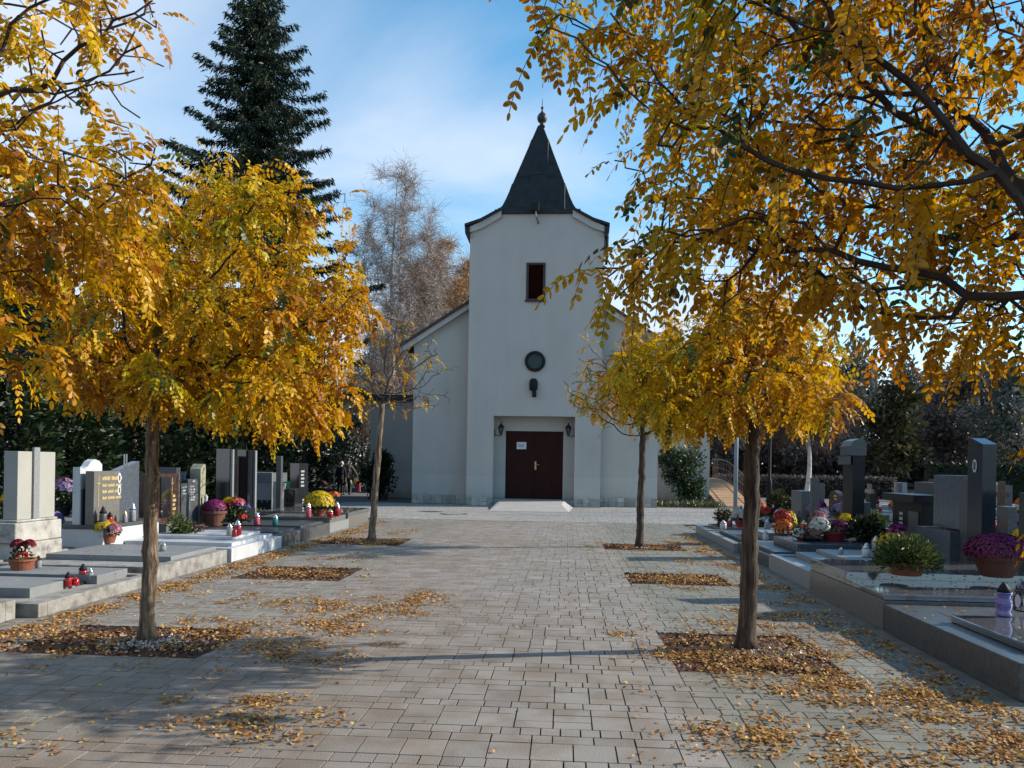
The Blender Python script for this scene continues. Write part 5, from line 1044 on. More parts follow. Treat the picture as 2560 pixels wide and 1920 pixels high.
# ---- pots, flowers, lanterns
def col(name, c, v=0.35): return leafmat(name, [(0, tuple(q * (1 - v) for q in c)), (1, tuple(min(1, q * (1 + v)) for q in c))], trans=0.25, gloss=0.03)
F_YEL = col('yellow petals', (0.75, 0.52, 0.01)); F_PUR = col('purple petals', (0.20, 0.018, 0.10)); F_LIL = col('lilac petals', (0.30, 0.22, 0.42)); F_RED = col('dark red petals', (0.25, 0.008, 0.02))
F_WHI = col('white petals', (0.70, 0.70, 0.62), 0.15); F_PNK = col('pink petals', (0.55, 0.22, 0.26)); F_ORA = col('orange petals', (0.70, 0.17, 0.02)); F_MAG = col('magenta petals', (0.33, 0.03, 0.16)); F_SIL = col('silver leaves', (0.42, 0.48, 0.44), 0.25); F_SCA = col('scarlet petals', (0.55, 0.02, 0.01))
F_HEA = leafmat('heather shoots', [(0, (0.02, 0.05, 0.01)), (0.6, (0.07, 0.12, 0.02)), (1, (0.26, 0.23, 0.07))], trans=0.25, gloss=0.04)
def bowl(c, r, h, mat, parent, rim=True, tp=0.72):
    p = [(r * tp * 0.96, 0), (r * tp, 0.004), (r * (tp + 0.62 * (1 - tp)), h * 0.6), (r * 0.97, h * 0.82), (r * 1.04, h * 0.83), (r * 1.04, h), (r * 0.92, h), (r * 0.88, h * 0.8), (0, h * 0.8)]
    return MB().lathe(c, p, 22).build('pot', mat, parent, smooth=False)
def blooms(c, rx, rz, n, size, full=True):
    """n small rosettes over a dome: each is a handful of petals facing outwards."""
    d = rdir(n, 0.35); d[:, 2] = np.abs(d[:, 2]) if full else d[:, 2]; d = unit(d); P = np.array(c) + d * np.array((rx, rx, rz)) * (0.9 + 0.14 * rng.random((n, 1)))
    pol = []; tn = []; tb = rng.random(n)
    u = unit(np.cross(d, rdir(n))); w = np.cross(d, u)
    for k in range(6):
        a = k * pi / 3; e = u * cos(a) + w * sin(a); f = -u * sin(a) + w * cos(a); s = size * (0.8 + 0.4 * rng.random((n, 1)))
        pol.append(np.stack([P, P + e * s * .55 + f * s * .3 + d * s * .25, P + e * s + d * s * .1, P + e * s * .55 - f * s * .3 + d * s * .25], 1)); tn.append(np.clip(tb + rng.normal(size=n) * 0.1, 0, 1))
    return pol, tn
def potted(name, label, cat, c, pot, flowers, fol=None, stems=False, group=None):
    """pot = (radius, height, material) or None; flowers = [(dx,dy,dz,rx,rz,n,size,material)]; fol = (rx,rz,n,size,material,dz)"""
    t = thing(name, label, cat, c, group); h = 0
    if pot: bowl(c, pot[0], pot[1], pot[2], t, tp=pot[3] if len(pot) > 3 else 0.72); h = pot[1]
    if fol:
        rx, rz, n, s, mt = fol[:5]; dz = fol[5] if len(fol) > 5 else 0
        d = rdir(n, 0.5); d[:, 2] = np.abs(d[:, 2]) * 1.0 - 0.1; P = np.array(c) + (0, 0, h + dz) + d * np.array((rx, rx, rz)) * (rng.random((n, 1)) ** 0.5); P[:, 2] = np.maximum(P[:, 2], c[2] + 0.01)
        npmesh('foliage', [leaves_at(P, d + rdir(n, 0.3) * 0.7, s * (0.6 + 0.8 * rng.random(n)), 0.18 if mt is F_HEA else 0.5, k=4)], [rng.random(n)], mt, t)
    for dx, dy, dz, rx, rz, n, s, mt in flowers:
        p, q = blooms((c[0] + dx, c[1] + dy, c[2] + h + dz), rx, rz, n, s); npmesh('blossoms', p, q, mt, t)
    return t
GLI = 'grave lanterns standing on the graves'
def lantern(label, c, h, glass, cap, r=None, group=GLI, style=0):
    r = r or h * 0.24; t = thing('grave_lantern', label, 'lantern', c, group); n = 14
    if style == 0: pr = [(r * 0.8, 0), (r, h * 0.06), (r * 0.95, h * 0.3), (r * 1.0, h * 0.5), (r * 0.78, h * 0.62)]; cp = [(r * 0.95, h * 0.62), (r * 0.98, h * 0.68), (r * 0.55, h * 0.78), (r * 0.5, h * 0.86), (r * 0.2, h * 0.95), (0, h)]
    else: pr = [(r * 0.9, 0), (r * 1.0, h * 0.05), (r * 0.75, h * 0.14), (r * 1.0, h * 0.3), (r * 0.98, h * 0.46), (r * 0.74, h * 0.58), (r * 1.02, h * 0.68), (r, h * 0.7)]; cp = [(r * 0.8, h * 0.7), (r * 0.72, h * 0.8), (r * 0.45, h * 0.9), (r * 0.15, h * 0.98), (0, h)]
    MB().lathe(c, pr, n).build('glass', glass, t, smooth=True); MB().lathe(c, cp, n).build('lid', cap, t, smooth=True)
    return t
g = lambda px, py, z: G(px, py, z)
# left
potted('flower_pot', 'terracotta bowl of dark red flowers on the nearest left slab', 'flower pot', g(17 + 2764 * 0 + 38, 1424, 0.215), (0.155, 0.135, M_TERRA), [(-0.06, 0, 0.16, 0.07, 0.07, 60, 0.035, F_RED), (0.09, 0, 0.17, 0.06, 0.06, 50, 0.035, F_RED), (0.03, -0.05, 0.04, 0.06, 0.05, 30, 0.035, F_SCA)], (0.13, 0.17, 140, 0.05, M_FOLIVE))
lantern('small clear lantern with a dark lid just behind the dark red flowers', g(96, 1420, 0.215), 0.16, M_CGLASS, M_BLACK)
lantern('red candle lantern with black lid at the front of the three on the kerb', g(170, 1466, 0.145), 0.17, M_RGLASS, M_BLACK)
lantern('low red candle without much lid between the two tall kerb candles', g(188, 1463, 0.145), 0.10, M_RGLASS, M_RGLASS, r=0.045)
lantern('red candle lantern with black lid set farthest back on the kerb', g(207, 1450, 0.145), 0.20, M_RGLASS, M_BLACK)
lantern('clear glass lantern right beside the red kerb candles', g(225, 1452, 0.145), 0.17, M_CGLASS, M_CHROME)
lantern('small clear glass lantern alone on the wide grey slab', g(407, 1377, 0.265), 0.14, M_CGLASS, M_CHROME, r=0.05)
potted('flower_pot', 'terracotta pot of yellow and pink flowers before the white pedestal', 'flower pot', g(270, 1357, 0.28), (0.13, 0.14, M_TERRA), [(-0.06, 0, 0.08, 0.17, 0.13, 130, 0.04, F_YEL), (0.12, -0.05, 0.06, 0.11, 0.1, 70, 0.035, F_PNK), (0.04, 0.03, 0.12, 0.08, 0.08, 40, 0.035, F_ORA)], (0.17, 0.14, 160, 0.06, M_FGREEN))
potted('plant_pot', 'dull red pot with a tall green plant beside the white pedestal', 'plant pot', g(318, 1336, 0.28), (0.10, 0.15, M_TERRAD), [], (0.17, 0.30, 320, 0.07, M_FGREEN))
lantern('red lantern standing on the white pedestal below the gold cross', (-7.15, 11.95, 0.562), 0.2, M_RGLASS, M_BLACK)
lantern('dark tall lantern in the corner of the white pedestal', (-7.17, 11.8, 0.562), 0.30, M_GSLATE, M_BLACK, r=0.055)
lantern('tall clear glass vase lantern on the far end of the pedestal', (-7.16, 12.62, 0.562), 0.32, M_CGLASS, M_CHROME, r=0.055)
lantern('short clear lantern with pale lid near the lower gold line', (-7.14, 12.36, 0.562), 0.2, M_CGLASS, M_GCAP, r=0.04)
lantern('red lantern with gold lid beneath the black and red headstone', g(414, 1327, 0.285), 0.24, M_RGLASS, M_GCAP)
bush('heather_bush', 'round green bush before the grey two column headstone', 'bush', g(442, 1340, 0.28), [((0, 0, 0.2), (0.27, 0.27, 0.28), 800), ((0.1, 0, 0.1), (0.25, 0.25, 0.16), 350)], 0.06, F_HEA)
bush('heather_bush', 'low reddish brown heather beside the round green bush', 'bush', g(486, 1336, 0.28), [((0, 0, 0.1), (0.22, 0.22, 0.15), 450)], 0.05, col('brown heather', (0.16, 0.07, 0.05)))
potted('flower_pot', 'big brown pot with a purple ball of chrysanthemums', 'flower pot', g(535, 1314, 0.29), (0.24, 0.30, M_TERRAD, 0.7), [(0, 0, 0.02, 0.235, 0.2, 700, 0.026, F_MAG)], (0.22, 0.18, 160, 0.06, M_FGREEN))
potted('flower_bouquet', 'mixed bouquet of yellow, pink and red flowers beside the purple chrysanthemums', 'bouquet', g(585, 1312, 0.29), (0.12, 0.10, M_BLKPOT), [(-0.12, 0, 0.36, 0.11, 0.09, 50, 0.05, F_YEL), (0.05, 0, 0.33, 0.16, 0.1, 60, 0.05, F_MAG), (0.17, -0.05, 0.05, 0.12, 0.07, 45, 0.045, F_SCA), (0.02, 0, 0.3, 0.2, 0.16, 40, 0.04, F_ORA)], (0.27, 0.42, 420, 0.09, M_FGREEN))
for i, (px, h, gm, lab) in enumerate(((548, 0.24, M_CGLASS, 'clear candle nearest the purple chrysanthemums before the black pillar'), (555, 0.24, M_PKGLASS, 'pink candle in the middle of the tall trio before the black pillar'), (563, 0.38, M_RGLASS, 'tallest red candle of the trio before the black pillar'))): lantern(lab, g(px, 1262, 0.55), h, gm, M_CHROME, r=0.05)
MB().box(-7.3, -6.95, 16.6, 17.3, 0.0, 0.545).build('step', M_GBLACK, g7)
lantern('tall red lantern with silver top at the front of the white cover', g(594, 1338, 0.335), 0.27, M_RGLASS, M_CHROME); lantern('short red lantern leaning against the tall red one on the white cover', g(586, 1342, 0.335), 0.15, M_RGLASS, M_RGLASS, r=0.045)
lantern('clear lantern on a blue base beside the red lanterns on white marble', g(574, 1339, 0.335), 0.22, M_CGLASS, M_CHROME)
lantern('pink and red lantern with silver foot on the brown topped slab', g(642, 1312, 0.30), 0.26, M_PKGLASS, M_CHROME); lantern('teal lantern with tall silver lid on the brown topped slab', g(688, 1314, 0.30), 0.24, M_TGLASS, M_CHROME)
t = thing('wrapped_flowers', 'flowers in shiny violet wrapping lying beside the bouquet', 'bouquet', g(620, 1292, 0.3)); c = g(620, 1292, 0.3)
MB().tube([(c[0] - .28, c[1], c[2] + 0.36), (c[0], c[1], c[2] + 0.16), (c[0] + 0.1, c[1] - .05, c[2] + 0.08)], [0.16, 0.1, 0.04], 10).build('wrapping', pmat('violet foil', [(0.07, 0.03, 0.30), (0.22, 0.14, 0.55)], scale=12, rough=0.2, metal=0.3), t); p, q = blooms((c[0] - .3, c[1], c[2] + .38), .15, .08, 40, .05); npmesh('blossoms', p, q, F_WHI, t)
potted('flower_pot', 'large bright yellow ball of chrysanthemums before the black headstone', 'flower pot', g(797, 1290, 0.372), (0.18, 0.16, M_TERRA), [(0, 0, 0.10, 0.33, 0.30, 800, 0.042, F_YEL)], (0.30, 0.22, 300, 0.08, M_FGREEN))
lantern('pink lantern left of the yellow chrysanthemums', g(771, 1294, 0.372), 0.34, M_PKGLASS, M_CHROME, r=0.06); lantern('tall red lantern rightmost on the far black granite cover', g(842, 1290, 0.372), 0.34, M_RGLASS, M_CHROME, r=0.08); lantern('short red lantern right of the yellow chrysanthemums', g(825, 1293, 0.372), 0.19, M_RGLASS, M_GCAP, r=0.07)
potted('flower_bouquet', 'small orange flowers between the red lanterns on the far black cover', 'bouquet', g(832, 1287, 0.372), None, [(0, 0, 0.45, 0.14, 0.08, 40, 0.05, F_ORA), (-.04, 0, 0.14, 0.1, 0.1, 30, 0.04, F_ORA)], (0.15, 0.42, 160, 0.08, M_FGREEN))
potted('flower_bouquet', 'yellow flowers at the left picture edge behind the cream headstone', 'bouquet', g(25, 1300, 0.5), None, [(0, 0, 0.36, 0.13, 0.12, 60, 0.05, F_YEL), (-.1, 0, .3, .1, .1, 30, .05, F_ORA)], (0.18, 0.36, 160, 0.08, M_FGREEN))
potted('flower_bouquet', 'violet and pink flowers between the cream and the wavy white headstones', 'bouquet', g(158, 1290, 0.4), (0.15, 0.2, M_BLKPOT), [(0, 0, 0.34, 0.24, 0.24, 160, 0.05, F_LIL), (-.26, 0, 0.4, 0.09, 0.13, 50, 0.05, F_YEL), (0.05, -.1, .5, .1, .08, 24, .05, F_PNK)], (0.27, 0.35, 300, 0.09, M_FDARK))
# right
potted('plant_pot', 'red brown bowl of bushy green heather on the polished right cover', 'plant pot', g(2267, 1437, 0.442), (0.185, 0.13, M_TERRA, 0.82), [], (0.34, 0.36, 4200, 0.07, F_HEA, -0.02))
potted('flower_pot', 'wide clay planter with a dark purple dome of chrysanthemums', 'flower pot', g(2492, 1441, 0.442), (0.26, 0.24, M_TERRAD, 0.6), [(0, 0, 0.0, 0.33, 0.24, 1900, 0.019, F_PUR)], (0.31, 0.2, 300, 0.06, M_FDARK))
lantern('violet glass grave lantern with dark pointed lid on the black plate', g(2509, 1540, 0.337), 0.30, M_PGLASS, M_BLACK, r=0.068, style=1)
tl = lantern('black grave lantern with pale oval panes at the right picture edge', g(2556, 1528, 0.337), 0.28, M_GPOLK, M_GPOLK, r=0.075, style=1); c = g(2556, 1528, 0.337)
m = MB()
for a in (-2.6, -1.7, -0.6): m.add([(c[0] + 0.078 * cos(a + 0.35 * cos(q)), c[1] + 0.078 * sin(a + 0.35 * cos(q)), c[2] + 0.1 + 0.06 * sin(q)) for q in np.linspace(0, 2 * pi, 15)[:-1]], [tuple(range(14))])
m.build('pane', M_ENAMEL, tl)
lantern('small clear lantern on the rear edge of the polished right cover', g(2102, 1385, 0.372), 0.10, M_CGLASS, M_CHROME, r=0.035)
potted('flower_bowl', 'red plastic bowl planted with purple and pale flowers', 'flower pot', g(2083, 1352, 0.40), (0.21, 0.16, M_REDPOT, 0.8), [(0.1, 0, 0.03, 0.15, 0.16, 160, 0.035, F_PUR), (-.14, 0, 0.04, 0.1, 0.1, 50, 0.03, F_WHI)], (0.2, 0.14, 160, 0.06, M_FGREEN))
potted('flower_bowl', 'low dish of green and pink plants left of the red bowl', 'flower pot', g(2020, 1352, 0.40), (0.22, 0.07, M_BLKPOT), [(0.1, 0, 0.03, 0.16, 0.12, 110, 0.035, F_PNK), (-.16, 0, 0.02, 0.1, 0.09, 50, 0.03, F_WHI)], (0.28, 0.14, 320, 0.06, M_FGREEN))
potted('plant_pot', 'dark spiky plant in a pot right of the red bowl', 'plant pot', g(2160, 1354, 0.40), (0.16, 0.12, M_BLKPOT), [], (0.30, 0.30, 500, 0.1, M_FDARK))
lantern('big round red lantern in the row of pots', g(1973, 1322, 0.26), 0.22, M_RGLASS, M_RGLASS, r=0.12)
potted('plant_pot', 'silver leaved plant in a black pot beside the round red lantern', 'plant pot', g(2003, 1318, 0.26), (0.14, 0.18, M_BLKPOT), [], (0.19, 0.22, 320, 0.07, F_SIL))
potted('flower_bouquet', 'pale pinkish flowers in front of the capped black pillar', 'bouquet', g(2034, 1320, 0.26), (0.14, 0.10, M_BLKPOT), [(-.1, 0, .32, .14, .13, 60, .07, F_LIL), (.16, 0, .2, .16, .14, 60, .07, F_LIL)], (0.26, 0.3, 220, 0.08, M_FDARK))
potted('flower_pot', 'purple heather left of the white lantern in the pot row', 'flower pot', g(1934, 1318, 0.23), (0.1, 0.06, M_BLKPOT), [(0, 0, 0.1, 0.14, 0.3, 110, 0.04, F_PUR)], (0.13, 0.3, 160, 0.06, M_FDARK))
lantern('white lantern with a red mark beside the purple heather', g(1952, 1320, 0.23), 0.18, M_CGLASS, M_WHT, r=0.07)
lantern('small white tub lantern left of the red marked one', g(1930, 1320, 0.23), 0.12, M_CGLASS, M_WHT, r=0.06)
potted('flower_pot', 'black planter with scarlet and white flowers behind the dark tree trunk', 'flower pot', g(1908, 1318, 0.23), (0.2, 0.16, M_BLKPOT, 0.85), [(0, 0, 0.2, 0.2, 0.14, 110, 0.05, F_SCA), (0.02, -.1, 0.02, 0.14, 0.08, 40, 0.04, F_WHI), (-.1, 0, .3, .16, .14, 60, .05, F_ORA)], (0.22, 0.3, 240, 0.07, M_FOLIVE))
potted('flower_pot', 'dark red pot of creamy white chrysanthemums left of the dark tree trunk', 'flower pot', g(1856, 1318, 0.36), (0.17, 0.15, M_REDPOT), [(0, 0, 0.08, 0.23, 0.22, 240, 0.05, F_WHI)], (0.22, 0.2, 220, 0.07, M_FGREEN))
bush('heather_bush', 'olive bush at the far corner of the right graves by the grey pole', 'bush', g(1805, 1312, 0.24), [((0, 0, 0.18), (0.34, 0.3, 0.26), 800)], 0.07, M_FOLIVE)
lantern('white frosted lantern at the corner of the farthest right cover', g(1808, 1322, 0.24), 0.2, M_WHT, M_WHT, r=0.075)
for i, (px, py, rx, rz, n, lab) in enumerate(((1948, 1285, 0.55, 0.62, 1500, 'broad olive shrub just right of the black lamp post'), (2012, 1288, 0.6, 0.55, 1500, 'broad olive shrub between the lamp post and the capped pillar'))):
    bush('shrub', lab, 'shrub', g(px, py, 0.0), [((0, 0, rz * 0.7), (rx, rx * 0.8, rz), n), ((rx * 0.5, 0, rz * 0.5), (rx * 0.6, rx * 0.6, rz * 0.6), n // 2)], 0.09, M_FOLIVE)
bush('shrub', 'yellowish shrub between the capped pillar and the black canopied monument', 'shrub', g(2190, 1340, 0.3), [((0, 0, 0.25), (0.24, 0.24, 0.36), 700)], 0.07, F_HEA)
potted('flower_bouquet', 'orange and white upright flowers right of the black monument', 'bouquet', g(2322, 1345, 0.45), (0.09, 0.16, M_BLKPOT), [(-.02, 0, 0.2, 0.09, 0.32, 100, 0.05, F_ORA), (-.04, 0, .5, .05, .07, 16, .05, F_WHI)], (0.14, 0.3, 160, 0.06, M_FOLIVE))
potted('flower_bouquet', 'pale pink flowers in a slim vase at the foot of the navy pillar', 'bouquet', g(2381, 1385, 0.45), (0.06, 0.12, M_CGLASS), [(0, 0, 0.22, 0.1, 0.18, 70, 0.04, F_PNK)], (0.12, 0.22, 120, 0.06, M_FGREEN))
lantern('grey flask lantern with black lid left of the pale pink flowers', g(2365, 1388, 0.45), 0.30, M_GSLATE, M_BLACK, r=0.075)
potted('flower_bouquet', 'dark red flowers at the foot of the navy pillar above the purple dome', 'bouquet', g(2452, 1345, 0.6), (0.1, 0.1, M_BLKPOT), [(0, 0, 0.1, 0.2, 0.16, 120, 0.045, F_RED)], (0.2, 0.15, 120, 0.06, M_FDARK))
lantern('silver lidded lantern between the dark red flowers and the purple dome', g(2474, 1332, 0.7), 0.12, M_CHROME, M_CHROME, r=0.06)
for i, (u_, v_, z_, fm, fn, hh, kind) in enumerate(((4.3, 13.6, 0.405, F_WHI, 'white', 0.2, 0), (4.9, 14.1, 0.405, F_YEL, 'yellow', 0.24, 0), (4.2, 15.4, 0.225, F_ORA, 'orange', 0.22, 1), (5.0, 15.9, 0.365, F_PNK, 'pink', 0.22, 0), (4.5, 16.6, 0.365, F_SCA, 'scarlet', 0.2, 1), (5.0, 18.6, 0.245, F_WHI, 'white', 0.25, 0), (4.2, 18.9, 0.245, F_LIL, 'lilac', 0.24, 0), (5.0, 12.2, 0.375, F_MAG, 'magenta', 0.24, 0), (4.6, 11.4, 0.375, F_YEL, 'yellow', 0.16, 1), (4.9, 17.6, 0.225, F_YEL, 'yellow', 0.26, 0))):
    gn = ('grave with the black monument', 'grave with the capped pillar', 'farthest right grave', 'grave with the navy pillar')[0 if 12.8 < v_ < 15 else 1 if 15 <= v_ < 18.1 else 2 if v_ >= 18.1 else 3]
    ad = ('small', 'round', 'tall', 'loose', 'low', 'full', 'soft', 'dense', 'tiny', 'big')[i]
    potted('flower_pot', f'{ad} {fn} flowers in a pot on the {gn}', 'flower pot', (u_, v_, z_), (0.1, 0.13, (M_TERRAD, M_BLKPOT, M_REDPOT)[i % 3]), [(0, 0, 0.06, 0.17, hh, 130, 0.04, fm)], (0.2, hh, 140, 0.07, M_FGREEN), group='potted flowers on the right graves')
    lantern(f'{("red", "clear", "white")[i % 3]} lantern next to the {ad} {fn} flowers on the {gn}', (u_ - 0.32, v_ - 0.12 + 0.1 * (i % 3), z_), 0.2 + 0.05 * (i % 2), (M_RGLASS, M_CGLASS, M_WHT)[i % 3], (M_CHROME, M_GCAP)[i % 2], r=0.06)
# leaves lying on the covers
for (a, b, c_, d, z, n) in ((3.25, 5.4, 8.2, 9.2, 0.36, 70), (3.25, 5.4, 9.3, 10.4, 0.44, 42), (3.45, 5.5, 6.05, 7.15, 0.336, 60), (3.2, 5.5, 5.8, 6.0, 0.272, 40), (3.2, 5.4, 7.3, 8.0, 0.272, 90), (3.5, 5.4, 10.9, 12.4, 0.372, 30), (-7.2, -5.3, 7.6, 12, 0.26, 40), (3.5, 5.4, 13, 17, 0.40, 60)):
    P_ = np.stack([a + (b - a) * rng.random(n), c_ + (d - c_) * rng.random(n)], 1); pl, tn = leaf_scatter(P_, z + 0.001); npmesh('fallen_leaves', pl, tn, M_FALL)['kind'] = 'stuff'

# ---- farther graves: smaller stones seen between the near ones
def back_grave(label, u, v, w, h, mat, kind, face=-1, grp=None, flower=None):
    t = thing('gravestone', label, 'gravestone', (u, v, 0), grp)
    if kind == 0: MB().box(u - .09, u + .09, v - w / 2, v + w / 2, 0.25, h).build('headstone', mat, t, bevel=0.01)
    elif kind == 1: MB().prism([(v - w / 2, .25)] + [(v - w / 2 * cos(a), h - w * .28 + w * .28 * sin(a)) for a in np.linspace(0, pi, 9)] + [(v + w / 2, .25)], 'x', u - .08, u + .08).build('headstone', mat, t, bevel=0.008)
    elif kind == 2:
        MB().box(u - .08, u + .08, v - w / 2, v, 0.25, h).build('headstone', mat, t); MB().box(u - .1, u + .1, v + .01, v + w / 2, 0.25, h * 0.7).build('side_stone', M_GMID, t)
    elif kind == 3:
        m = MB(); m.box(u - .06, u + .06, v - .07, v + .07, 0.25, h); m.box(u - .055, u + .055, v - .3, v - .072, h * .7, h * .7 + .13); m.box(u - .055, u + .055, v + .072, v + .3, h * .7, h * .7 + .13); m.build('stone_cross', mat, t)
    MB().box(u - .2, u + .2, v - w * .6, v + w * .6, 0, 0.247).build('pedestal', M_GMID, t)
    MB().box(min(u + face * .22, u + face * 2), max(u + face * .22, u + face * 2), v - w * .62, v + w * .62, 0, 0.22).build('cover', random.choice((M_GLIGHT, M_GMID, M_GSLATE, M_GPOL)), t)
    m = MB()
    for i in range(2): words(m, 'x', v - w * .3, face * .006, u + face * (.091 if kind in (0,) else .081), h - .18 - i * .09, 0.045, (9 - i * 2,)) if kind in (0, 1) else None
    if m.v: m.build('lettering', M_GOLD, t)
    return t
gb = 'gravestones in the rows behind the right graves'
kn = ['low square', 'round topped', 'split two part', 'cross shaped']
mats = [(M_GSLATE, 'slate'), (M_GBLUE, 'blue grey'), (M_GMID, 'grey'), (M_GBLACK, 'black'), (M_GLIGHT, 'pale'), (M_GRED, 'red brown'), (M_GTAUPE, 'taupe')]
flw = [(F_YEL, 'yellow'), (F_LIL, 'lilac'), (F_WHI, 'white'), (F_ORA, 'orange'), (F_MAG, 'magenta'), (F_PNK, 'pink'), (F_SCA, 'scarlet')]
spots = [(2010, 1240, 15.9, 0), (2062, 1288, 18.0, 0)]
row = 0; k = 0
for u_, vs_ in ((8.4, (10.6, 12.2, 13.9, 15.6, 17.2, 19.0, 20.8, 22.6, 24.6, 27)), (11.4, (15.2, 17.1, 19.2, 21.2, 23.4, 25.6, 27.8, 30.2)), (14.6, (20, 22.6, 25, 27.4, 30, 32.8)), (18, (25, 28, 31, 34.5))):
    row += 1
    for j, v_ in enumerate(vs_):
        kd = (j * 3 + row) % 4; mt_, mn = mats[(j * 2 + row * 3) % 7]; fm, fn = flw[(j * 3 + row) % 7]; k += 1
        hh = 0.95 + 0.45 * random.random(); ww = 0.6 + 0.3 * random.random()
        od = ('first', 'second', 'third', 'fourth', 'fifth', 'sixth', 'seventh', 'eighth', 'ninth', 'tenth')[j]
        rd = ('', 'first', 'second', 'third', 'fourth')[row]
        back_grave(f'{kn[kd]} {mn} gravestone, {od} of the {rd} row behind the right graves', u_ + random.uniform(-.15, .15), v_, ww, hh, mt_, kd, -1, gb)
        ou = u_ - 0.75 + random.uniform(-.2, .2); ov_ = v_ + random.uniform(-.25, .25)
        potted('flower_bouquet', f'{fn} flowers on the {od} grave of the {rd} row behind the right graves', 'bouquet', (ou, ov_, 0.222), (0.1, 0.12, M_TERRAD), [(0, 0, 0.12, 0.2, 0.18, 110, 0.06, fm)], (0.2, 0.18, 80, 0.08, M_FGREEN), group='flowers on the graves behind')
        if (j + row) % 2 == 0: lantern(f'lantern by the {fn} flowers of the {od} grave, {rd} row back', (ou + 0.1, ov_ - 0.42, 0.222), 0.24, (M_RGLASS, M_CGLASS, M_WHT)[j % 3], M_CHROME)
gb2 = 'gravestones in the dark rows behind the left graves'
for j, (u_, v_, h_, mt_, mn, kd) in enumerate(((-9.6, 11.5, 1.0, M_GSLATE, 'slate', 0), (-9.8, 13.6, 1.15, M_GMID, 'grey', 1), (-9.7, 15.8, 0.95, M_GBLACK, 'black', 0), (-9.9, 18.1, 1.1, M_GRED, 'red brown', 1), (-12.2, 14.2, 1.0, M_GLIGHT, 'pale', 3), (-12.3, 17.0, 1.05, M_GSLATE, 'slate', 2), (-12.1, 20.2, 1.1, M_GMID, 'grey', 0), (-13.4, 41, 1.2, M_GMID, 'grey', 1), (-11.9, 42, 1.1, M_GSLATE, 'slate', 0), (-9.4, 41.5, 1.15, M_GTAUPE, 'taupe', 2), (-12.8, 43.5, 1.2, M_GLIGHT, 'pale', 0))):
    nm = ('yellow', 'lilac', 'white', 'pink')[j % 4]
    back_grave(f'{kn[kd]} {mn} gravestone behind the left row with {nm} flowers' + (' beyond the couple' if v_ > 30 else '' if u_ > -11 else ' under trees'), u_, v_, 0.75, h_, mt_, kd, 1, gb2)
    potted('flower_bouquet', f'{nm} flowers before the {mn} {kn[kd]} stone behind the left row', 'bouquet', (u_ + 0.7, v_ - 0.2, 0.222), (0.1, 0.12, M_TERRAD), [(0, 0, 0.12, 0.2, 0.18, 90, 0.06, (F_YEL, F_LIL, F_WHI, F_PNK)[j % 4])], (0.2, 0.18, 80, 0.08, M_FGREEN), group='flowers on the graves behind')
# ------------------------------------------------------------------ waste skip with raised green lid, left of the forecourt
sk = thing('waste_skip', 'grey steel waste skip with a raised green lid on slanted arms', 'waste container', G(690, 1288))
M_STEEL = pmat('blue grey steel sheet', [(0.16, 0.18, 0.20), (0.26, 0.28, 0.30)], scale=2, rough=0.4, metal=0.4); M_GRN = pmat('green lid paint', [(0.01, 0.20, 0.10), (0.015, 0.25, 0.13)], rough=0.45); M_FRM = pmat('pale steel frame', [(0.38, 0.38, 0.36)], rough=0.5)
v = 24.0
a = V(650, 1275, v); x0, x1 = V(618, 1275, v)[0], V(680, 1275, v)[0]; xt0 = V(636, 1180, v)[0]
z0, z1 = 0.12, V(660, 1182, v)[2]
MB().prism([(x0, z0), (x1, z0), (x1, z1), (xt0, z1)], 'y', v, v + 1.3).build('body', M_STEEL, sk, bevel=0.01)
m = MB(); m.tube([(x0, v - .03, z0), (xt0, v - .03, z1)], 0.03, 6); m.tube([(xt0, v - .03, z1), (x1, v - .03, z1)], 0.025, 6); m.tube([(x1, v - .03, z1), (x1, v - .03, z0)], 0.025, 6); m.build('rim', M_FRM, sk)
MB().box(x0 + .1, x1 - .02, v - .04, v - .003, z0 + 0.72 * (z1 - z0), z0 + .95 * (z1 - z0)).build('side_panel', M_GBLUE, sk)
m = MB(); m.box(x0 - .05, x1, v - .05, v + .1, 0, 0.3)
for i in range(5): m.box(x0 + i * .17, x0 + .1 + i * .17, v - .05, v + .1, .303, .38)
m.build('foot', M_BLACK, sk)
p0 = V(687, 1288, v - .3); m = MB(); pz = V(687, 1203, v - .3)[2]; m.box(p0[0] - .05, p0[0] + .05, v - .35, v - .25, 0, pz); m.box(p0[0] + .053, p0[0] + .15, v - .35, v - .25, pz - .28, pz); m.build('arm', M_FRM, sk, bevel=0.01)
q0 = V(691, 1285, v - .3); q1 = V(712, 1208, v - .3); m = MB(); m.tube([(q0[0], v - .3, 0), (q1[0], v - .3, q1[2])], 0.055, 6); m.build('arm', M_FRM, sk)
a, b, c, d = V(720, 1203, v), V(740, 1205, v), V(727, 1232, v), V(708, 1233, v); e = V(695, 1207, v); f = V(693, 1233, v)
m = MB(); m.prism([(a[0], a[2]), (b[0], b[2]), (c[0], c[2]), (d[0], d[2])], 'y', v - .2, v - .15); m.build('lid', M_GRN, sk); m = MB(); m.prism([(e[0], e[2]), (a[0] - .02, a[2]), (d[0] - .02, d[2]), (f[0], f[2])], 'y', v + .12, v + .18); m.build('lid', pmat('lid paint darkened as shade', [(0.008, 0.10, 0.06)], rough=0.45), sk)  # second lid part is a darker green copy, shade put into its colour
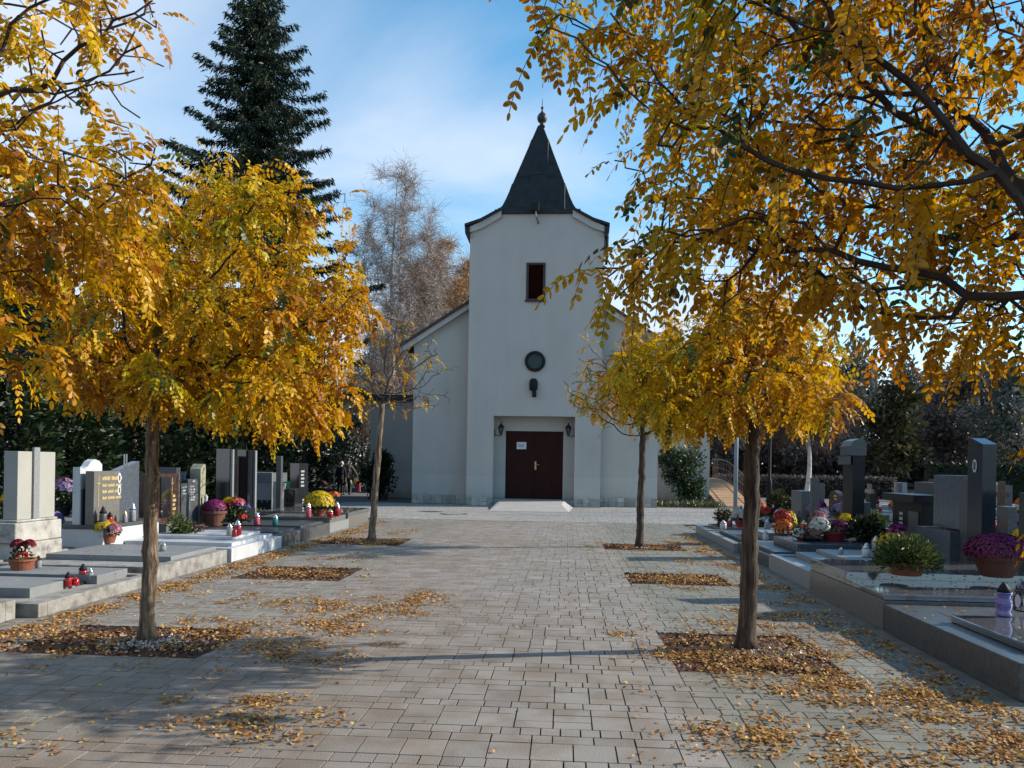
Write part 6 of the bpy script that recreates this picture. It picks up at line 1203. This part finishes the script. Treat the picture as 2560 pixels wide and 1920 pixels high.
# ------------------------------------------------------------------ the walking couple
def body(name, joints, edges, mat, parent, sub=2, root=0):
    me = bpy.data.meshes.new(name); o0 = ORG[parent.name]
    me.from_pydata([Vector(j[:3]) - o0 for j in joints], edges, []); me.update(); o = link(name, me, mat, parent); o.modifiers.new('skin', 'SKIN')
    for i, j in enumerate(joints): r = j[3]; me.skin_vertices[0].data[i].radius = r if isinstance(r, tuple) else (r, r)
    me.skin_vertices[0].data[root].use_root = True
    s = o.modifiers.new('sub', 'SUBSURF'); s.levels = sub; s.render_levels = sub; o.modifiers['skin'].use_smooth_shade = True
    return o
M_SKIN = pmat('skin', [(0.50, 0.30, 0.22)], rough=0.6); M_COAT = pmat('taupe wool coat', [(0.12, 0.10, 0.085), (0.16, 0.135, 0.115)], scale=20, rough=0.9); M_DARK = pmat('black cloth', [(0.012, 0.012, 0.016), (0.02, 0.02, 0.026)], rough=0.9); M_SHOE = pmat('black shoe leather', [(0.015, 0.014, 0.014)], rough=0.35); M_WHAIR = pmat('white hair', [(0.62, 0.62, 0.60), (0.75, 0.75, 0.73)], scale=30, rough=0.7, bump=0.4); M_CAP = pmat('navy cap', [(0.02, 0.022, 0.04)], rough=0.8)
def person(label, c, H, coat, hair, cap, stoop, armout, stride):
    t = thing('person', label, 'person', c); X, Y, Z = c; s = H / 1.72
    P = lambda x, y, z: (X + x * s, Y + y * s, Z + z * s)
    J = []; E = []
    def j(x, y, z, r): J.append((*P(x, y, z), tuple(q * s for q in r) if isinstance(r, tuple) else r * s)); return len(J) - 1
    pel = j(0, 0, .92, (.15, .11)); wa = j(0, .02, 1.08, (.145, .11)); chs = j(0, .04 + stoop * .4, 1.3, (.175, .12)); nb = j(0, .07 + stoop * .8, 1.45, (.075, .07)); nk = j(0, .09 + stoop, 1.51, .055); hd = j(0, .12 + stoop * 1.2, 1.58, (.07, .085)); ht = j(0, .12 + stoop * 1.2, 1.66, (.065, .08))
    E += [(pel, wa), (wa, chs), (chs, nb), (nb, nk), (nk, hd), (hd, ht)]
    for sg in (-1, 1):
        st = stride * sg; hp = j(.09 * sg, 0, .86, .095); kn_ = j(.10 * sg, .05 + st * .12, .48, .062); an = j(.10 * sg, st * .22 - .03, .09, .042); fo = j(.11 * sg, st * .22 + .13, .035, .035); E += [(pel, hp), (hp, kn_), (kn_, an), (an, fo)]
        sh = j(.17 * sg, .05 + stoop * .55, 1.39, .066); ao = armout[0 if sg < 0 else 1]; el = j((.23 + ao) * sg, .03 + stoop * .3, 1.12, .048); wr = j((.25 + ao * 1.6) * sg, .1, .88, .032); E += [(chs, sh), (sh, el), (el, wr)]
        pa = j((.255 + ao * 1.65) * sg, .11, .81, (.034, .022)); E.append((wr, pa))
        for f, (fx, fl) in enumerate(((-.028, .075), (-.010, .085), (.010, .08), (.028, .065))): k1 = j((.255 + ao * 1.65) * sg + fx * .3, .11 + fx, .765, .0095); k2 = j((.25 + ao * 1.6) * sg + fx * .3, .125 + fx, .765 - fl * .7, .0085); E += [(pa, k1), (k1, k2)]
        th = j((.235 + ao * 1.6) * sg, .155, .80, .010); th2 = j((.23 + ao * 1.6) * sg, .165, .77, .009); E += [(wr, th), (th, th2)]
    body('body', J, E, M_SKIN, t)
    # coat and trousers follow the body a little larger, shoes on the feet
    J2 = []; 
    def q(x, y, z, r): J2.append((*P(x, y, z), tuple(w * s for w in r) if isinstance(r, tuple) else r * s)); return len(J2) - 1
    a0 = q(0, 0, .98, (.19, .145)); a = q(0, 0, .80, (.205, .155)); b = q(0, .02, 1.1, (.178, .14)); cc = q(0, .04 + stoop * .4, 1.3, (.20, .15)); d = q(0, .065 + stoop * .8, 1.45, (.10, .09)); E2 = [(a0, a), (a0, b), (b, cc), (cc, d)]
    for sg in (-1, 1):
        ao = armout[0 if sg < 0 else 1]; sh = q(.175 * sg, .05 + stoop * .55, 1.385, .085); el = q((.235 + ao) * sg, .03 + stoop * .3, 1.12, .067); wr = q((.252 + ao * 1.55) * sg, .09, .90, .052); E2 += [(cc, sh), (sh, el), (el, wr)]
    body('coat', J2, E2, coat, t)
    J2 = []; a = q(0, 0, .90, (.16, .125)); E2 = []
    for sg in (-1, 1):
        st = stride * sg; h_ = q(.09 * sg, 0, .80, .11); k1 = q(.10 * sg, .05 + st * .12, .47, .083); an = q(.10 * sg, st * .22 - .03, .11, .068); E2 += [(a, h_), (h_, k1), (k1, an)]
    body('trousers', J2, E2, M_DARK, t)
    for sg in (-1, 1):
        st = stride * sg; J2 = []; h_ = q(.10 * sg, st * .22 - .06, .05, .05); k1 = q(.11 * sg, st * .22 + .06, .045, .05); k2 = q(.115 * sg, st * .22 + .16, .035, .036); body('shoe', J2, [(h_, k1), (k1, k2)], M_SHOE, t, 1)
    hx = P(0, .12 + stoop * 1.2, 1.625)
    MB().ball((hx[0], hx[1] - .01, hx[2] + .01), .098 * s, .108 * s, .115 * s, 14, 10, 0.08).build('hair', hair, t, smooth=True)
    m = MB()
    for sg in (-1, 1): m.ball((hx[0] + sg * .095 * s, hx[1] + .01, hx[2] - .02), .014 * s, .024 * s, .034 * s, 8, 6)
    m.ball((hx[0], hx[1] + .10 * s, hx[2] - .03), .016 * s, .028 * s, .03 * s, 8, 6); m.build('face', M_SKIN, t, smooth=True)
    if cap:
        m = MB(); m.lathe((hx[0], hx[1], hx[2] + .03 * s), [(.118 * s, 0), (.125 * s, .03 * s), (.118 * s, .08 * s), (.07 * s, .115 * s), (0, .12 * s)], 16); m.box(hx[0] - .07 * s, hx[0] + .07 * s, hx[1] + .09 * s, hx[1] + .19 * s, hx[2] + .032 * s, hx[2] + .045 * s); m.build('cap', M_CAP, t, smooth=True)
    return t, P
man, PM = person('person in a taupe coat and dark cap walking away holding a pink bag', (*G(866, 1237)[:2], 0), 1.74, M_COAT, pmat('grey hair', [(0.3, 0.29, 0.28)], rough=0.8), True, 0.05, (0.0, 0.16), 0.5)
wom, PW = person('white haired person in a dark coat walking close beside the taupe coat', (*G(850, 1239)[:2], 0), 1.62, M_DARK, M_WHAIR, False, 0.10, (0.0, 0.0), -0.4)
bx_ = PM(.255 + .16 * 1.65, .12, .76); bt = thing('shopping_bag', 'pink and white bag hanging from the hand of the taupe coat', 'bag', (bx_[0], bx_[1], bx_[2] - .62))
M_PBAG = pmat('pink plastic bag', [(0.55, 0.04, 0.12), (0.65, 0.08, 0.18)], scale=8, rough=0.4)
m = MB(); m.frustum((bx_[0] - .13, bx_[0] + .15, bx_[1] - .06, bx_[1] + .06), (bx_[0] - .10, bx_[0] + .10, bx_[1] - .035, bx_[1] + .035), bx_[2] - .62, bx_[2] - .15); m.build('body', M_PBAG, bt, bevel=0.02)
m = MB(); m.tube([(bx_[0] - .08, bx_[1], bx_[2] - .16), (bx_[0] - .02, bx_[1], bx_[2] - .0), (bx_[0] + .02, bx_[1], bx_[2]), (bx_[0] + .08, bx_[1], bx_[2] - .16)], .01, 6); m.build('handle', M_PBAG, bt); MB().box(bx_[0] + .06, bx_[0] + .13, bx_[1] - .066, bx_[1] - .061, bx_[2] - .6, bx_[2] - .35).build('white_stripe', M_WHT, bt)
S.view_settings.exposure = 0.55
